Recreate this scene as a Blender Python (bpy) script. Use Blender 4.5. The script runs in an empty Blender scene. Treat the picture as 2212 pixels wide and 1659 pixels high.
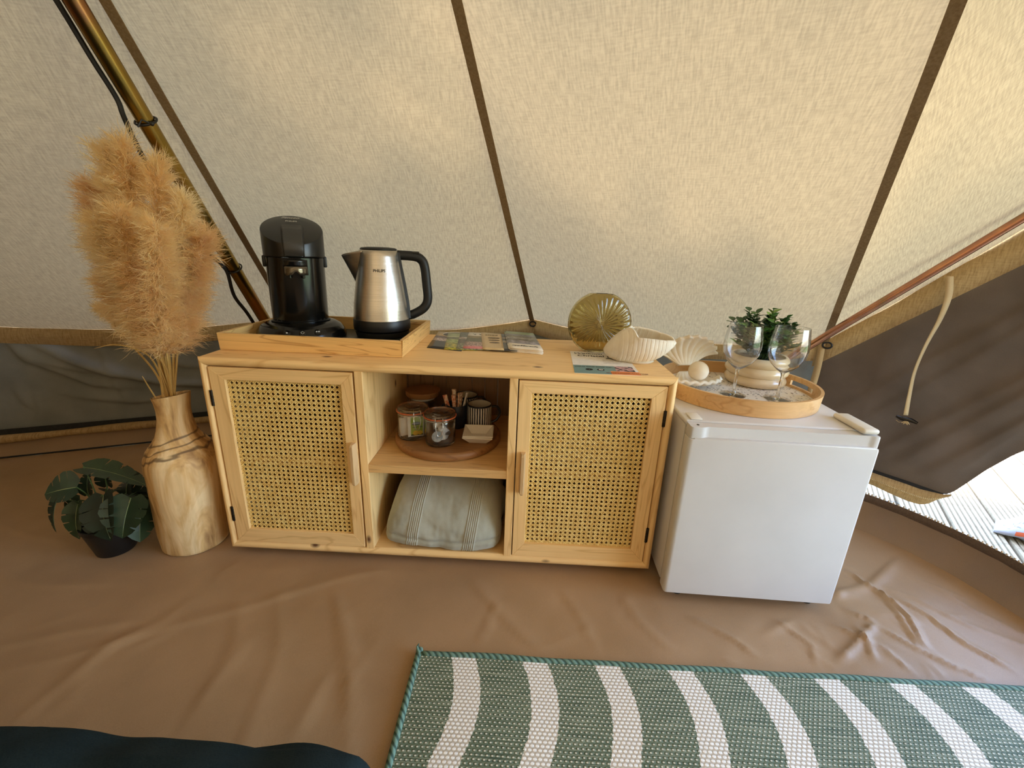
import bpy, bmesh, math, random
import numpy as np
from mathutils import Vector, Matrix
random.seed(7); np.random.seed(7)
SC = bpy.context.scene
COL = SC.collection
PI = math.pi

# ------------------------------------------------------------------ camera
cam_d = bpy.data.cameras.new('camera'); cam = bpy.data.objects.new('camera', cam_d); COL.objects.link(cam)
PIT, YAW, ROL = 0.3024, -0.0233, 0.0379
CAM = (0.8167, -1.0255, 0.8734)
fw = Vector((math.sin(YAW)*math.cos(PIT), math.cos(YAW)*math.cos(PIT), -math.sin(PIT)))
r0 = Vector((math.cos(YAW), -math.sin(YAW), 0)); u0 = r0.cross(fw)
rv = math.cos(ROL)*r0 + math.sin(ROL)*u0; uv_ = -math.sin(ROL)*r0 + math.cos(ROL)*u0
mw = Matrix((( rv.x, uv_.x, -fw.x, CAM[0]), (rv.y, uv_.y, -fw.y, CAM[1]), (rv.z, uv_.z, -fw.z, CAM[2]), (0, 0, 0, 1)))
cam.matrix_world = mw
cam_d.sensor_fit = 'HORIZONTAL'; cam_d.sensor_width = 36.0
cam_d.lens = 36.0*936.84/2212.0
cam_d.clip_start = 0.02; cam_d.clip_end = 200
SC.camera = cam

# ------------------------------------------------------------------ world, sun, exposure
wd = bpy.data.worlds.new('sky'); SC.world = wd; wd.use_nodes = True
wn = wd.node_tree.nodes; wl = wd.node_tree.links
bg = wn['Background']
sky = wn.new('ShaderNodeTexSky'); sky.sky_type = 'NISHITA'; sky.sun_disc = False
sky.sun_elevation = math.radians(65); sky.sun_rotation = math.radians(229); sky.altitude = 10
sky.air_density = 1.0; sky.dust_density = 1.2; sky.ozone_density = 1.2
wl.new(sky.outputs[0], bg.inputs[0]); bg.inputs[1].default_value = 2.6
SUN_DIR = Vector((-0.31, -0.273, 0.91)).normalized()      # towards the sun
sd = bpy.data.lights.new('sun', 'SUN'); sd.energy = 19; sd.angle = math.radians(1.4); sd.color = (1.0, 0.95, 0.88)
so = bpy.data.objects.new('sun', sd); COL.objects.link(so); so.location = (-3, -4, 10)
so.rotation_euler = SUN_DIR.to_track_quat('Z', 'Y').to_euler()
vs = SC.view_settings
vs.view_transform = 'Standard'; vs.look = 'None'; vs.gamma = 1.0; vs.use_curve_mapping = False
vs.exposure = .10

# ------------------------------------------------------------------ helpers
WL = {}
def S(r, g, b):
    f = lambda c: (c/255/12.92) if c/255 <= .04045 else ((c/255+.055)/1.055)**2.4
    return (f(r), f(g), f(b), 1)
def wloc(o): return WL.get(o.name, Vector((0, 0, 0))) if o else Vector((0, 0, 0))
def tag(o, label=None, cat=None, group=None, kind=None):
    if label: o['label'] = label
    if cat: o['category'] = cat
    if group: o['group'] = group
    if kind: o['kind'] = kind
    return o
def thing(name, label, cat, loc=(0, 0, 0), group=None, kind=None):
    o = bpy.data.objects.new(name, None); COL.objects.link(o); o.location = loc; o.empty_display_size = .02
    WL[o.name] = Vector(loc)
    return tag(o, label, cat, group, kind)
def link(name, me, parent=None, loc=None):
    """me holds world coordinates; the object's origin goes to the parent's origin (or loc)."""
    o = bpy.data.objects.new(name, me); COL.objects.link(o)
    base = wloc(parent) if parent else Vector(loc if loc is not None else (0, 0, 0))
    me.transform(Matrix.Translation(-base))
    if parent: o.parent = parent
    else: o.location = base
    WL[o.name] = base
    return o
def finish(me, mats, smooth=True, angle=35):
    for m in (mats if isinstance(mats, (list, tuple)) else [mats]): me.materials.append(m)
    me.polygons.foreach_set('use_smooth', [bool(smooth)]*len(me.polygons))
    if smooth and angle: me.set_sharp_from_angle(angle=math.radians(angle))
    me.update()

class MB:
    def __init__(s): s.v = []; s.f = []; s.mi = []; s.uv = {}; s.m = 0
    def add(s, vs, fs):
        n = len(s.v); s.v += [tuple(p) for p in vs]
        for f in fs: s.f.append([i+n for i in f]); s.mi.append(s.m)
        return n
    def box(s, x0, x1, y0, y1, z0, z1):
        s.add([(x, y, z) for z in (z0, z1) for y in (y0, y1) for x in (x0, x1)],
              [(0, 2, 3, 1), (4, 5, 7, 6), (0, 1, 5, 4), (2, 6, 7, 3), (0, 4, 6, 2), (1, 3, 7, 5)]); return s
    def grid(s, fn, nu, nv, cu=False, cv=False, flip=False):
        U = nu if cu else nu+1; V = nv if cv else nv+1
        vs = [fn(i/nu, j/nv) for j in range(V) for i in range(U)]
        fs = []
        for j in range(nv):
            for i in range(nu):
                a = j*U+i; b = j*U+(i+1) % U; c = ((j+1) % V)*U+(i+1) % U; d = ((j+1) % V)*U+i
                fs.append((d, c, b, a) if flip else (a, b, c, d))
        s.add(vs, fs); return s
    def lathe(s, prof, c=(0, 0, 0), n=32, sx=1, sy=1, cap0=False, cap1=False, fn=None):
        vs = []
        for (r, z) in prof:
            for i in range(n):
                a = 2*PI*i/n
                p = (c[0]+r*math.cos(a)*sx, c[1]+r*math.sin(a)*sy, c[2]+z)
                vs.append(fn(p, r, a, z) if fn else p)
        fs = []
        for j in range(len(prof)-1):
            for i in range(n):
                fs.append((j*n+i, j*n+(i+1) % n, (j+1)*n+(i+1) % n, (j+1)*n+i))
        if cap0: fs.append(tuple(reversed(range(n))))
        if cap1: fs.append(tuple((len(prof)-1)*n+i for i in range(n)))
        s.add(vs, fs); return s
    def tube(s, pts, r, n=8, caps=True, flat=None):
        pts = [Vector(p) for p in pts]; m = len(pts)
        rs = r if isinstance(r, (list, tuple)) else [r]*m
        t = [(pts[min(i+1, m-1)]-pts[max(i-1, 0)]).normalized() for i in range(m)]
        ref = Vector((0, 0, 1)) if abs(t[0].z) < .9 else Vector((1, 0, 0))
        a = t[0].cross(ref).normalized(); vs = []
        for i in range(m):
            a = (a-t[i]*a.dot(t[i])).normalized(); b = t[i].cross(a)
            for k in range(n):
                q = 2*PI*k/n
                vs.append(pts[i]+(a*math.cos(q)+b*math.sin(q)*(flat or 1))*rs[i])
        fs = [(j*n+k, j*n+(k+1) % n, (j+1)*n+(k+1) % n, (j+1)*n+k) for j in range(m-1) for k in range(n)]
        if caps: fs += [tuple(reversed(range(n))), tuple((m-1)*n+k for k in range(n))]
        s.add(vs, fs); return s
    def sphere(s, c, r, nu=20, nv=12, sc=(1, 1, 1)):
        prof = [(r*math.sin(PI*j/nv)+1e-5, -r*math.cos(PI*j/nv)) for j in range(nv+1)]
        return s.lathe([(p[0], p[1]*sc[2]) for p in prof], c, nu, sc[0], sc[1])
    def rbox(s, x0, x1, y0, y1, z0, z1, b=.003, seg=2):
        bm = bmesh.new(); bmesh.ops.create_cube(bm, size=1)
        for v in bm.verts: v.co = ((x0+x1)/2+v.co.x*(x1-x0), (y0+y1)/2+v.co.y*(y1-y0), (z0+z1)/2+v.co.z*(z1-z0))
        if b: bmesh.ops.bevel(bm, geom=list(bm.edges), offset=b, segments=seg, profile=.5, affect='EDGES')
        bm.verts.index_update()
        s.add([v.co[:] for v in bm.verts], [[v.index for v in f.verts] for f in bm.faces]); bm.free(); return s
    def xf(s, M, n0=0):
        s.v[n0:] = [tuple(M @ Vector(p)) for p in s.v[n0:]]; return s
    def mesh(s, name):
        me = bpy.data.meshes.new(name); me.from_pydata(s.v, [], s.f)
        if any(s.mi): me.polygons.foreach_set('material_index', s.mi)
        return me
    def build(s, name, mat, parent=None, loc=None, smooth=True, angle=35, uv=None):
        me = s.mesh(name)
        if uv is not None:
            l = me.uv_layers.new(name='UVMap'); li = np.empty(len(me.loops), dtype=np.int32); me.loops.foreach_get('vertex_index', li)
            l.data.foreach_set('uv', np.asarray(uv, dtype=np.float32)[li].ravel())
        finish(me, mat, smooth, angle)
        return link(name, me, parent, loc)

def rotz(c, a): return Matrix.Translation(Vector(c)) @ Matrix.Rotation(a, 4, 'Z') @ Matrix.Translation(-Vector(c))
def smooth_path(pts, n=6):
    P = [np.array(p, float) for p in pts]; P = [2*P[0]-P[1]]+P+[2*P[-1]-P[-2]]; out = []
    for i in range(1, len(P)-2):
        for k in range(n):
            t = k/n
            out.append(.5*((2*P[i])+(-P[i-1]+P[i+1])*t+(2*P[i-1]-5*P[i]+4*P[i+1]-P[i+2])*t*t+(-P[i-1]+3*P[i]-3*P[i+1]+P[i+2])*t**3))
    out.append(P[-2]); return out
def interp(xs, ys, x): return float(np.interp(x, xs, ys))

# ------------------------------------------------------------------ materials
def nodes(name):
    m = bpy.data.materials.new(name); m.use_nodes = True; nt = m.node_tree
    return m, nt.nodes, nt.links, nt.nodes['Principled BSDF']
def ramp(n, cols):
    r = n.new('ShaderNodeValToRGB'); e = r.color_ramp.elements
    while len(e) < len(cols): e.new(.5)
    for i, (p, c) in enumerate(cols): e[i].position = p; e[i].color = c
    return r
def noise(n, l, vec, scale, detail=4, rough=.55, dist=0):
    t = n.new('ShaderNodeTexNoise'); t.inputs['Scale'].default_value = scale; t.inputs['Detail'].default_value = detail
    t.inputs['Roughness'].default_value = rough; t.inputs['Distortion'].default_value = dist
    if vec is not None: l.new(vec, t.inputs['Vector'])
    return t
def mapping(n, l, scale=(1, 1, 1), src='Object', rot=(0, 0, 0), loc=(0, 0, 0)):
    tc = n.new('ShaderNodeTexCoord'); mp = n.new('ShaderNodeMapping')
    mp.inputs['Scale'].default_value = scale; mp.inputs['Rotation'].default_value = rot; mp.inputs['Location'].default_value = loc
    l.new(tc.outputs[src], mp.inputs['Vector']); return mp.outputs[0]
def math_(n, l, op, a, b=None, c=None):
    m = n.new('ShaderNodeMath'); m.operation = op
    for i, x in enumerate((a, b, c)):
        if x is None: continue
        if isinstance(x, (int, float)): m.inputs[i].default_value = x
        else: l.new(x, m.inputs[i])
    return m.outputs[0]
def mixc(n, l, fac, a, b, mode='MIX'):
    m = n.new('ShaderNodeMix'); m.data_type = 'RGBA'; m.blend_type = mode
    for s, x in ((m.inputs[0], fac), (m.inputs[6], a), (m.inputs[7], b)):
        if isinstance(x, (int, float)): s.default_value = x
        elif isinstance(x, (tuple, list)): s.default_value = x
        else: l.new(x, s)
    return m.outputs[2]
def bump(n, l, p, h, strength=.3, dist=.002):
    b = n.new('ShaderNodeBump'); b.inputs['Strength'].default_value = strength; b.inputs['Distance'].default_value = dist
    l.new(h, b.inputs['Height']); l.new(b.outputs[0], p.inputs['Normal']); return b
_mc = {}
def pm(name, c1, c2=None, scale=30, stretch=(1, 1, 1), rough=.5, metal=0, bmp=0, bscale=None, bdist=.001, detail=4, lo=.35, hi=.65, spec=None, sheen=0, coat=0):
    if name in _mc: return _mc[name]
    m, n, l, p = nodes(name)
    p.inputs['Roughness'].default_value = rough; p.inputs['Metallic'].default_value = metal
    if spec is not None: p.inputs['Specular IOR Level'].default_value = spec
    if sheen: p.inputs['Sheen Weight'].default_value = sheen
    if coat: p.inputs['Coat Weight'].default_value = coat
    vec = mapping(n, l, stretch)
    c2 = c2 or tuple(x*.86 for x in c1[:3])+(1,)
    t = noise(n, l, vec, scale, detail); r = ramp(n, [(lo, c1), (hi, c2)]); l.new(t.outputs[0], r.inputs[0]); l.new(r.outputs[0], p.inputs['Base Color'])
    if bmp:
        t2 = noise(n, l, vec, bscale or scale, 4); bump(n, l, p, t2.outputs[0], bmp, bdist)
    _mc[name] = m; return m
def wood(name, c1, c2, c3, axis='x', fine=1.0, rough=.55, knots=True, rings=9.0, tint=None):
    m, n, l, p = nodes(name)
    st = {'x': (.9, 9, 9), 'y': (9, .9, 9), 'z': (9, 9, .9)}[axis]
    vec = mapping(n, l, tuple(s*fine for s in st))
    t = noise(n, l, vec, 1.3, 3, .5, .6)
    w = math_(n, l, 'FRACT', math_(n, l, 'MULTIPLY', t.outputs[0], rings))
    w = math_(n, l, 'ABSOLUTE', math_(n, l, 'SUBTRACT', w, .5))
    r = ramp(n, [(0.0, c2), (.12, c1), (.5, c1)]); l.new(w, r.inputs[0])
    st2 = {'x': (4, 160, 160), 'y': (160, 4, 160), 'z': (160, 160, 4)}[axis]
    v2 = mapping(n, l, st2); t2 = noise(n, l, v2, 1.0, 4, .6)
    r2 = ramp(n, [(.3, (.80, .77, .72, 1)), (.65, (1, 1, 1, 1))]); l.new(t2.outputs[0], r2.inputs[0])
    col = mixc(n, l, .8, r.outputs[0], r2.outputs[0], 'MULTIPLY')
    t3 = noise(n, l, mapping(n, l, (1, 1, 1)), 3.5, 2); r3 = ramp(n, [(.35, c1), (.7, c3)]); l.new(t3.outputs[0], r3.inputs[0])
    col = mixc(n, l, .35, col, r3.outputs[0])
    if knots:
        vo = n.new('ShaderNodeTexVoronoi'); vo.inputs['Scale'].default_value = 1.0
        l.new(mapping(n, l, {'x': (5, 9, 9), 'y': (9, 5, 9), 'z': (9, 9, 5)}[axis], loc=(.37, .11, .53)), vo.inputs['Vector'])
        k = ramp(n, [(.03, (1, 1, 1, 1)), (.085, (0, 0, 0, 1))]); l.new(vo.outputs[0], k.inputs[0])
        col = mixc(n, l, k.outputs[0], col, S(92, 52, 22))
    l.new(col, p.inputs['Base Color']); p.inputs['Roughness'].default_value = rough
    bump(n, l, p, t2.outputs[0], .12, .0006)
    return m
def glass(name, col=(1, 1, 1, 1), rough=0.0, ior=1.45, thin=.5):
    """thin blown glass: part of the light goes straight through, the rest refracts and reflects"""
    m, n, l, p = nodes(name)
    p.inputs['Base Color'].default_value = col; p.inputs['Transmission Weight'].default_value = 1.0
    p.inputs['Roughness'].default_value = rough; p.inputs['IOR'].default_value = ior
    t = n.new('ShaderNodeBsdfTransparent'); t.inputs[0].default_value = tuple(c**.5 for c in col[:3])+(1,); mx = n.new('ShaderNodeMixShader'); mx.inputs[0].default_value = thin
    l.new(p.outputs[0], mx.inputs[1]); l.new(t.outputs[0], mx.inputs[2]); l.new(mx.outputs[0], n['Material Output'].inputs[0])
    return m
def fabric(name, c1, c2, scale=500, sheen=.2, rough=.9, bmp=.35, big=8, bd=.0008):
    """woven cloth: fine weave relief over a soft mottle"""
    m, n, l, p = nodes(name)
    v = mapping(n, l)
    t = noise(n, l, v, big, 4); t2 = noise(n, l, v, scale, 3)
    f = math_(n, l, 'ADD', math_(n, l, 'MULTIPLY', t.outputs[0], .5), math_(n, l, 'MULTIPLY', t2.outputs[0], .5))
    r = ramp(n, [(.35, c1), (.65, c2)]); l.new(f, r.inputs[0]); l.new(r.outputs[0], p.inputs['Base Color'])
    p.inputs['Roughness'].default_value = rough; p.inputs['Sheen Weight'].default_value = sheen
    bump(n, l, p, t2.outputs[0], bmp, bd); return m
def canvas_mat(name, c1, c2, trans, mixf=.5):
    """cotton canvas: reflects on this side and lets daylight through from the other; UV in metres"""
    m, n, l, p = nodes(name); n.remove(p)
    out = n['Material Output']
    v = mapping(n, l, (240, 30, 1), 'UV'); t = noise(n, l, v, 1.0, 3, .6)
    v2 = mapping(n, l, (42, 260, 1), 'UV'); t2 = noise(n, l, v2, 1.0, 2, .5)
    f = math_(n, l, 'ADD', math_(n, l, 'MULTIPLY', t.outputs[0], .68), math_(n, l, 'MULTIPLY', t2.outputs[0], .32))
    r = ramp(n, [(.36, c2), (.60, c1)]); l.new(f, r.inputs[0])
    rt = ramp(n, [(.36, tuple(x*.80 for x in trans[:3])+(1,)), (.60, trans)]); l.new(f, rt.inputs[0])
    d = n.new('ShaderNodeBsdfDiffuse'); tr = n.new('ShaderNodeBsdfTranslucent'); mx = n.new('ShaderNodeMixShader')
    l.new(r.outputs[0], d.inputs[0]); l.new(rt.outputs[0], tr.inputs[0]); mx.inputs[0].default_value = mixf
    l.new(d.outputs[0], mx.inputs[1]); l.new(tr.outputs[0], mx.inputs[2]); l.new(mx.outputs[0], out.inputs[0])
    b = n.new('ShaderNodeBump'); b.inputs['Strength'].default_value = .25; b.inputs['Distance'].default_value = .0006; l.new(f, b.inputs['Height'])
    l.new(b.outputs[0], d.inputs['Normal'])
    return m

CANVAS = canvas_mat('cotton canvas', S(188, 164, 128), S(156, 132, 99), S(226, 194, 144), .10)
TAPE = pm('seam tape', S(150, 124, 88), S(130, 104, 70), 200, rough=.9)
HEM = canvas_mat('canvas hem', S(178, 148, 104), S(146, 118, 80), S(120, 90, 50), .15)
def mesh_mat(name, c1, c2):
    m, n, l, p = nodes(name)
    v = mapping(n, l, (900, 900, 900)); t = noise(n, l, v, 1, 2); t2 = noise(n, l, mapping(n, l), 6, 3)
    f = math_(n, l, 'ADD', math_(n, l, 'MULTIPLY', t.outputs[0], .4), math_(n, l, 'MULTIPLY', t2.outputs[0], .6))
    r = ramp(n, [(.38, c1), (.62, c2)]); l.new(f, r.inputs[0]); l.new(r.outputs[0], p.inputs['Base Color']); p.inputs['Roughness'].default_value = .95
    p.inputs['Specular IOR Level'].default_value = .15
    bump(n, l, p, t.outputs[0], .2, .0005); return m
NET = mesh_mat('dark mesh cloth', S(112, 113, 109), S(132, 132, 126))
NETR = mesh_mat('brown mesh cloth', S(93, 82, 72), S(112, 98, 86))
BLACKTRIM = pm('black webbing', S(34, 32, 30), S(26, 25, 24), 100, rough=.9)
GROUND = None
PINE_X = wood('pine grain along x', S(246, 206, 142), S(214, 166, 102), S(234, 186, 118), 'x')
PINE_Z = wood('pine grain along z', S(246, 206, 142), S(212, 164, 100), S(232, 184, 116), 'z')
PINE_SHADE = wood('inner pine with painted shade', S(150, 116, 80), S(124, 92, 58), S(138, 104, 68), 'z', knots=False)  # pine darkened in colour to stand for the shade inside the cabinet
PINE_Y = wood('shelf wood grain', S(220, 176, 114), S(186, 140, 84), S(208, 160, 100), 'x', knots=False)
OAK_X = wood('oak grain', S(240, 196, 124), S(176, 120, 58), S(228, 178, 104), 'x', 1.6, .45, False, 12)
OAK_Y = wood('oak grain along depth', S(238, 194, 122), S(178, 124, 62), S(224, 176, 104), 'y', 1.6, .45, False, 12)
BAMBOO = wood('bamboo strips', S(222, 178, 122), S(196, 144, 86), S(212, 164, 104), 'x', 1.0, .4, False, 7)
ACACIA = wood('mango board', S(150, 104, 58), S(112, 72, 38), S(138, 92, 50), 'x', 1.2, .5, False, 8)
DARKMETAL = pm('dark bronze', S(66, 58, 48), S(44, 38, 32), 60, rough=.45, metal=.9)
BLACKGLOSS = pm('black gloss plastic', S(10, 10, 9), S(8, 8, 7), 20, rough=.16)
BLACKMATT = pm('black matt plastic', S(18, 18, 17), S(15, 15, 14), 60, rough=.42)
BLACKSOFT = pm('black soft plastic', S(15, 15, 15), S(12, 12, 12), 60, rough=.5)
WHITEPL = pm('white enamel', S(214, 211, 208), S(208, 205, 202), 6, rough=.28)
WHITEPL2 = pm('white plastic trim', S(226, 220, 208), S(220, 214, 200), 6, rough=.4)
CERAM = pm('matt white ceramic', S(238, 228, 208), S(228, 216, 194), 30, rough=.75, bmp=.1, bscale=300)
CREAM = pm('cream glazed ceramic', S(228, 206, 168), S(216, 190, 148), 12, rough=.18, coat=.4)
GLASS = glass('clear glass', thin=.05)
AMBER = glass('amber glass', S(216, 203, 156), thin=0.0)
STEELW = pm('steel wire', S(200, 196, 188), S(170, 166, 158), 60, rough=.25, metal=1)
WHITEP = pm('white paper', S(236, 230, 218), S(226, 218, 204), 60, rough=.8)
INK = pm('dark ink', S(24, 24, 26), S(18, 18, 20), 60, rough=.6)
WHITEINK = pm('white ink', S(206, 204, 198), S(190, 188, 180), 60, rough=.6)
def text(s, size, M, mat, parent, name='lettering', align='CENTER', warp=None, depth=0.0, bold=0.0, shear=0.0, spacing=1.0):
    c = bpy.data.curves.new('t', 'FONT'); c.body = s; c.size = size; c.align_x = align; c.align_y = 'CENTER'; c.extrude = depth
    c.offset = bold; c.shear = shear; c.resolution_u = 3; c.space_character = spacing
    o = bpy.data.objects.new('t', c); COL.objects.link(o); bpy.context.view_layer.update()
    me = bpy.data.meshes.new_from_object(o.evaluated_get(bpy.context.evaluated_depsgraph_get()))
    bpy.data.objects.remove(o); bpy.data.curves.remove(c)
    if warp:
        for v in me.vertices: v.co = warp(v.co)
    me.transform(M); me.materials.clear(); finish(me, mat, False)
    me.name = name
    return link(name, me, parent)
def frame(o, x, z):
    """matrix: local x along x, local y along z (up), local z out of the page, at o"""
    x = Vector(x).normalized(); z = Vector(z).normalized(); y = z.cross(x)
    return Matrix(((x.x, y.x, z.x, o[0]), (x.y, y.y, z.y, o[1]), (x.z, y.z, z.z, o[2]), (0, 0, 0, 1)))

# ================================================================== THE TENT
TC = (.39, -1.891); APEX = np.array([.39, -1.891, 2.761]); TR = 2.896
def vert(k, z=None):
    a = math.radians(9.2+22.5*k)
    zs = {-1: (-.254, .93, .533), 0: (.852, .969, .569), 1: (1.915, .572, .59), 2: (2.7385, -.1965, 1.85), 3: (3.208, -1.225, 1.45)}
    if k in zs: p = np.array(zs[k])
    else: p = np.array([TC[0]+TR*math.sin(a), TC[1]+TR*math.cos(a), .545])
    if z is not None: p = np.array([p[0], p[1], z])
    return p
def mid(k):
    m = {-1: (.036, -.242, 1.477), 0: (.624, -.234, 1.48), 1: (1.289, -.473, 1.495)}
    return np.array(m[k]) if k in m else vert(k)*.58+APEX*.42
SAG = {-2: .038, -1: .058, 0: .05, 1: .049, 2: 0, 3: 0}
def hem(k, u):
    p = vert(k)*(1-u)+vert(k+1)*u; p[2] -= SAG.get(k, .04)*4*u*(1-u); return p
KS = list(range(-8, 8))
def sgn_noise(p, s): 
    from mathutils import noise as nz
    return nz.noise(Vector(p)*s)
roof = thing('ceiling', None, None, kind='structure')
def seam_pt(k, t):
    if t < .42: return vert(k)*(1-t/.42)+mid(k)*(t/.42)
    q = (t-.42)/.58; return mid(k)*(1-q)+APEX*q
for k in KS:
    fine = k in (-2, -1, 0, 1)
    n = 44 if fine else 10
    L = float(np.linalg.norm(vert(k+1)-vert(k))); H = 3.65
    uvs = []
    mb = MB()
    def fn(u, v, k=k, n=n, fine=fine):
        v = v**1.15
        if v < .42: q = v/.42; p = hem(k, u)*(1-q)+(mid(k)*(1-u)+mid(k+1)*u)*q
        else: q = (v-.42)/.58; p = (mid(k)*(1-u)+mid(k+1)*u)*(1-q)+APEX*q
        uvs.append((k*1.3+(u-.5)*L*(1-.97*v), v*H))
        if fine:
            e = min(1, 6*u*(1-u)) * min(1, v*9)
            w = .010*sgn_noise((p[0], p[1], p[2]), 2.6)*e
            # soft drape folds running up from the pegged corners
            w += .006*math.sin(u*9+2*v)*math.exp(-v*16)*min(1, v*30)
            d = np.array([TC[0]-p[0], TC[1]-p[1], -1.6]); d /= np.linalg.norm(d)
            p = p+d*w
        return tuple(p)
    mb.grid(fn, n, n)
    mb.build('canvas_panel', CANVAS, roof, uv=uvs, angle=None)
    # tape along the seam, on the inside
    pts = [seam_pt(k, t) for t in np.linspace(0.0, .96, 16)]
    t0 = np.array([TC[0], TC[1], 0]); mb = MB()
    side = vert(k+1)-vert(k-1) if k not in (1, 2, 3) else vert(k+1, .55)-vert(k-1, .55)
    side[2] = 0; side /= np.linalg.norm(side)
    a, b = [], []
    for p in pts:
        inn = np.array([TC[0]-p[0], TC[1]-p[1], -1.4]); inn /= np.linalg.norm(inn)
        q = p+inn*.014; a.append(q-side*.0105); b.append(q+side*.0105)
    m = len(pts)
    vs_ = [tuple(x) for x in a]+[tuple(x) for x in b]+[tuple(x+np.array([0, 0, .003])) for x in a]+[tuple(x+np.array([0, 0, .003])) for x in b]
    fs_ = []
    for i in range(m-1):
        fs_ += [(i, i+1, m+i+1, m+i), (2*m+i, 3*m+i, 3*m+i+1, 2*m+i+1), (i, 2*m+i, 2*m+i+1, i+1), (m+i, m+i+1, 3*m+i+1, 3*m+i)]
    mb.add(vs_, fs_); mb.build('seam_tape', TAPE, roof, smooth=False)

# ------------------------------------------------------------------ walls
GROUND = fabric('groundsheet', S(172, 138, 100), S(152, 120, 84), 700, .05, .46, .15, 5)
GROUND.node_tree.nodes['Principled BSDF'].inputs['Specular IOR Level'].default_value = .5
GROUND2 = fabric('groundsheet wall', S(146, 116, 84), S(128, 102, 72), 700, .05, .55, .15, 5)
def seg_d(P, poly):
    """distance of points P (n,2) to a polyline and the signed side"""
    best = np.full(len(P), 1e9); sg = np.zeros(len(P)); par = np.zeros(len(P)); acc = 0
    poly = np.array(poly, float); tot = sum(np.linalg.norm(poly[i+1]-poly[i]) for i in range(len(poly)-1))
    for i in range(len(poly)-1):
        a, b = poly[i], poly[i+1]; e = b-a; L = np.linalg.norm(e)
        t = np.clip(((P-a)@e)/L**2, 0, 1); q = a+t[:, None]*e; d = np.linalg.norm(P-q, axis=1)
        s = e[0]*(P[:, 1]-a[1])-e[1]*(P[:, 0]-a[0])
        m = d < best; best[m] = d[m]; sg[m] = np.sign(s[m]); par[m] = (acc+t[m]*L)/tot; acc += L
    return best, sg, par
FOLDS_L = [([(-1.10, .40), (-.96, .335), (-.88, .31)], .016), ([(-1.15, .46), (-1.12, .393), (-1.04, .342), (-.951, .276), (-.863, .254)], .024), ([(-1.09, .449), (-1.014, .392), (-.903, .325), (-.739, .26), (-.6, .24), (-.4, .23)], .026),
           ([(-.917, .442), (-.893, .345)], .008), ([(-.896, .329), (-.872, .233), (-.85, .19)], .012), ([(-1.17, .283), (-1.16, .224), (-1.14, .19)], .012), ([(-1.118, .259), (-1.117, .18), (-1.145, .144)], .014),
           ([(-1.02, .23), (-.86, .19), (-.7, .185)], .014), ([(-.78, .40), (-.66, .33), (-.5, .31)], .010)]
nb = {-2: 'wall_left', -1: 'wall_back', 0: 'wall_back_right'}
TEX_K = {k: True for k in (-2, -1, 0)}
for k in KS:
    if k in (1, 2, 3): continue
    det = k in TEX_K
    nu = 110 if k == -2 else (50 if det else 6)
    a, b = vert(k, 0), vert(k+1, 0); e = (b-a)/np.linalg.norm(b-a); nin = np.array([e[1], -e[0], 0])
    if nin[:2] @ (np.array(TC)-a[:2]) < 0: nin = -nin
    def wp(u, z, off): 
        u = -.014+1.028*u; p = a*(1-u)+b*u+nin*off; return (p[0], p[1], z)
    ztop = lambda u: hem(k, u)[2]-.002
    zb = lambda u: ztop(u)-.062-.004*math.sin(u*7+k)
    ZN, ZR0, ZR1 = .118, .098, .066
    # the mesh cloth is the wall's own sheet
    mb = MB(); nv = 44 if k == -2 else (20 if det else 2)
    def net(u, v):
        z = (zb(u)+.03)*(1-v)+(ZN-.045)*v
        return wp(u, z, -.012)
    mb.grid(net, nu, nv)
    if det:
        P = np.array(mb.v); q = P[:, [0, 2]]; off = np.zeros(len(P))
        if k == -2:
            for poly, h in FOLDS_L:
                d, s, t = seg_d(q, poly); w = .016
                prof = np.where(s > 0, np.exp(-(d/(w*2.2))**2), np.exp(-(d/(w*.5))**2))
                off += 1.15*h*prof*np.sin(PI*np.clip(t*.9+.06, 0, 1))**.5
        off += np.array([.006*sgn_noise((p[0]*3, p[1]*3, p[2]*9), 1.0) for p in P])
        P = P+off[:, None]*nin; mb.v = [tuple(p) for p in P]
    w = mb.build(nb.get(k, 'wall_%d' % (k % 16)), NET, None, (a+b)/2*np.array([1, 1, 0]), angle=None); tag(w, kind='structure')
    mb = MB(); uvs = []
    def band(u, v):
        z = (ztop(u)+.016)*(1-v)+zb(u)*v; uvs.append((u*1.1, z))
        return wp(u, z, -.012+.016*min(1, v*3)+(.006*math.sin(v*PI)+.004*math.sin(u*23+v*5)*v if det else 0))
    mb.grid(band, nu, 5); mb.build('hem_band', HEM, w, uv=uvs, angle=None)
    mb = MB(); mb.grid(lambda u, v: wp(u, ZN*(1-v)+(ZR0-.02)*v, .004), nu, 1); mb.build('zip_strip', BLACKTRIM, w, smooth=False)
    mb = MB()
    def roll(u, v):
        an = -PI*.5+v*PI*1.5; r = .016+.002*math.sin(u*19)
        zz = (ZR0+ZR1)/2+.003*math.sin(u*8+k)
        return wp(u, zz+r*math.cos(an-PI/2)*1.05*(1), .012+r*math.sin(an-PI/2)*-1) if 0 else wp(u, zz-r*math.cos(v*2*PI), .010+r*math.sin(v*2*PI))
    mb.grid(roll, nu, 10); uvs = [(v[0]*1.0, v[2]) for v in mb.v]
    mb.build('rolled_flap', HEM, w, uv=uvs, angle=None)
    mb = MB()
    def tub(u, v):
        z = (ZR1+.02)*(1-v); return wp(u, z, -.004+.018*v*v+.003*math.sin(u*31)*(1-v)*v)
    mb.grid(tub, nu, 6); mb.build('groundsheet_edge', GROUND2, w, angle=None)
    mb = MB(); mb.tube([wp(u, .004, .016) for u in np.linspace(0, 1, 24)], .0035, 5); mb.build('edge_piping', BLACKTRIM, w)

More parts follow.
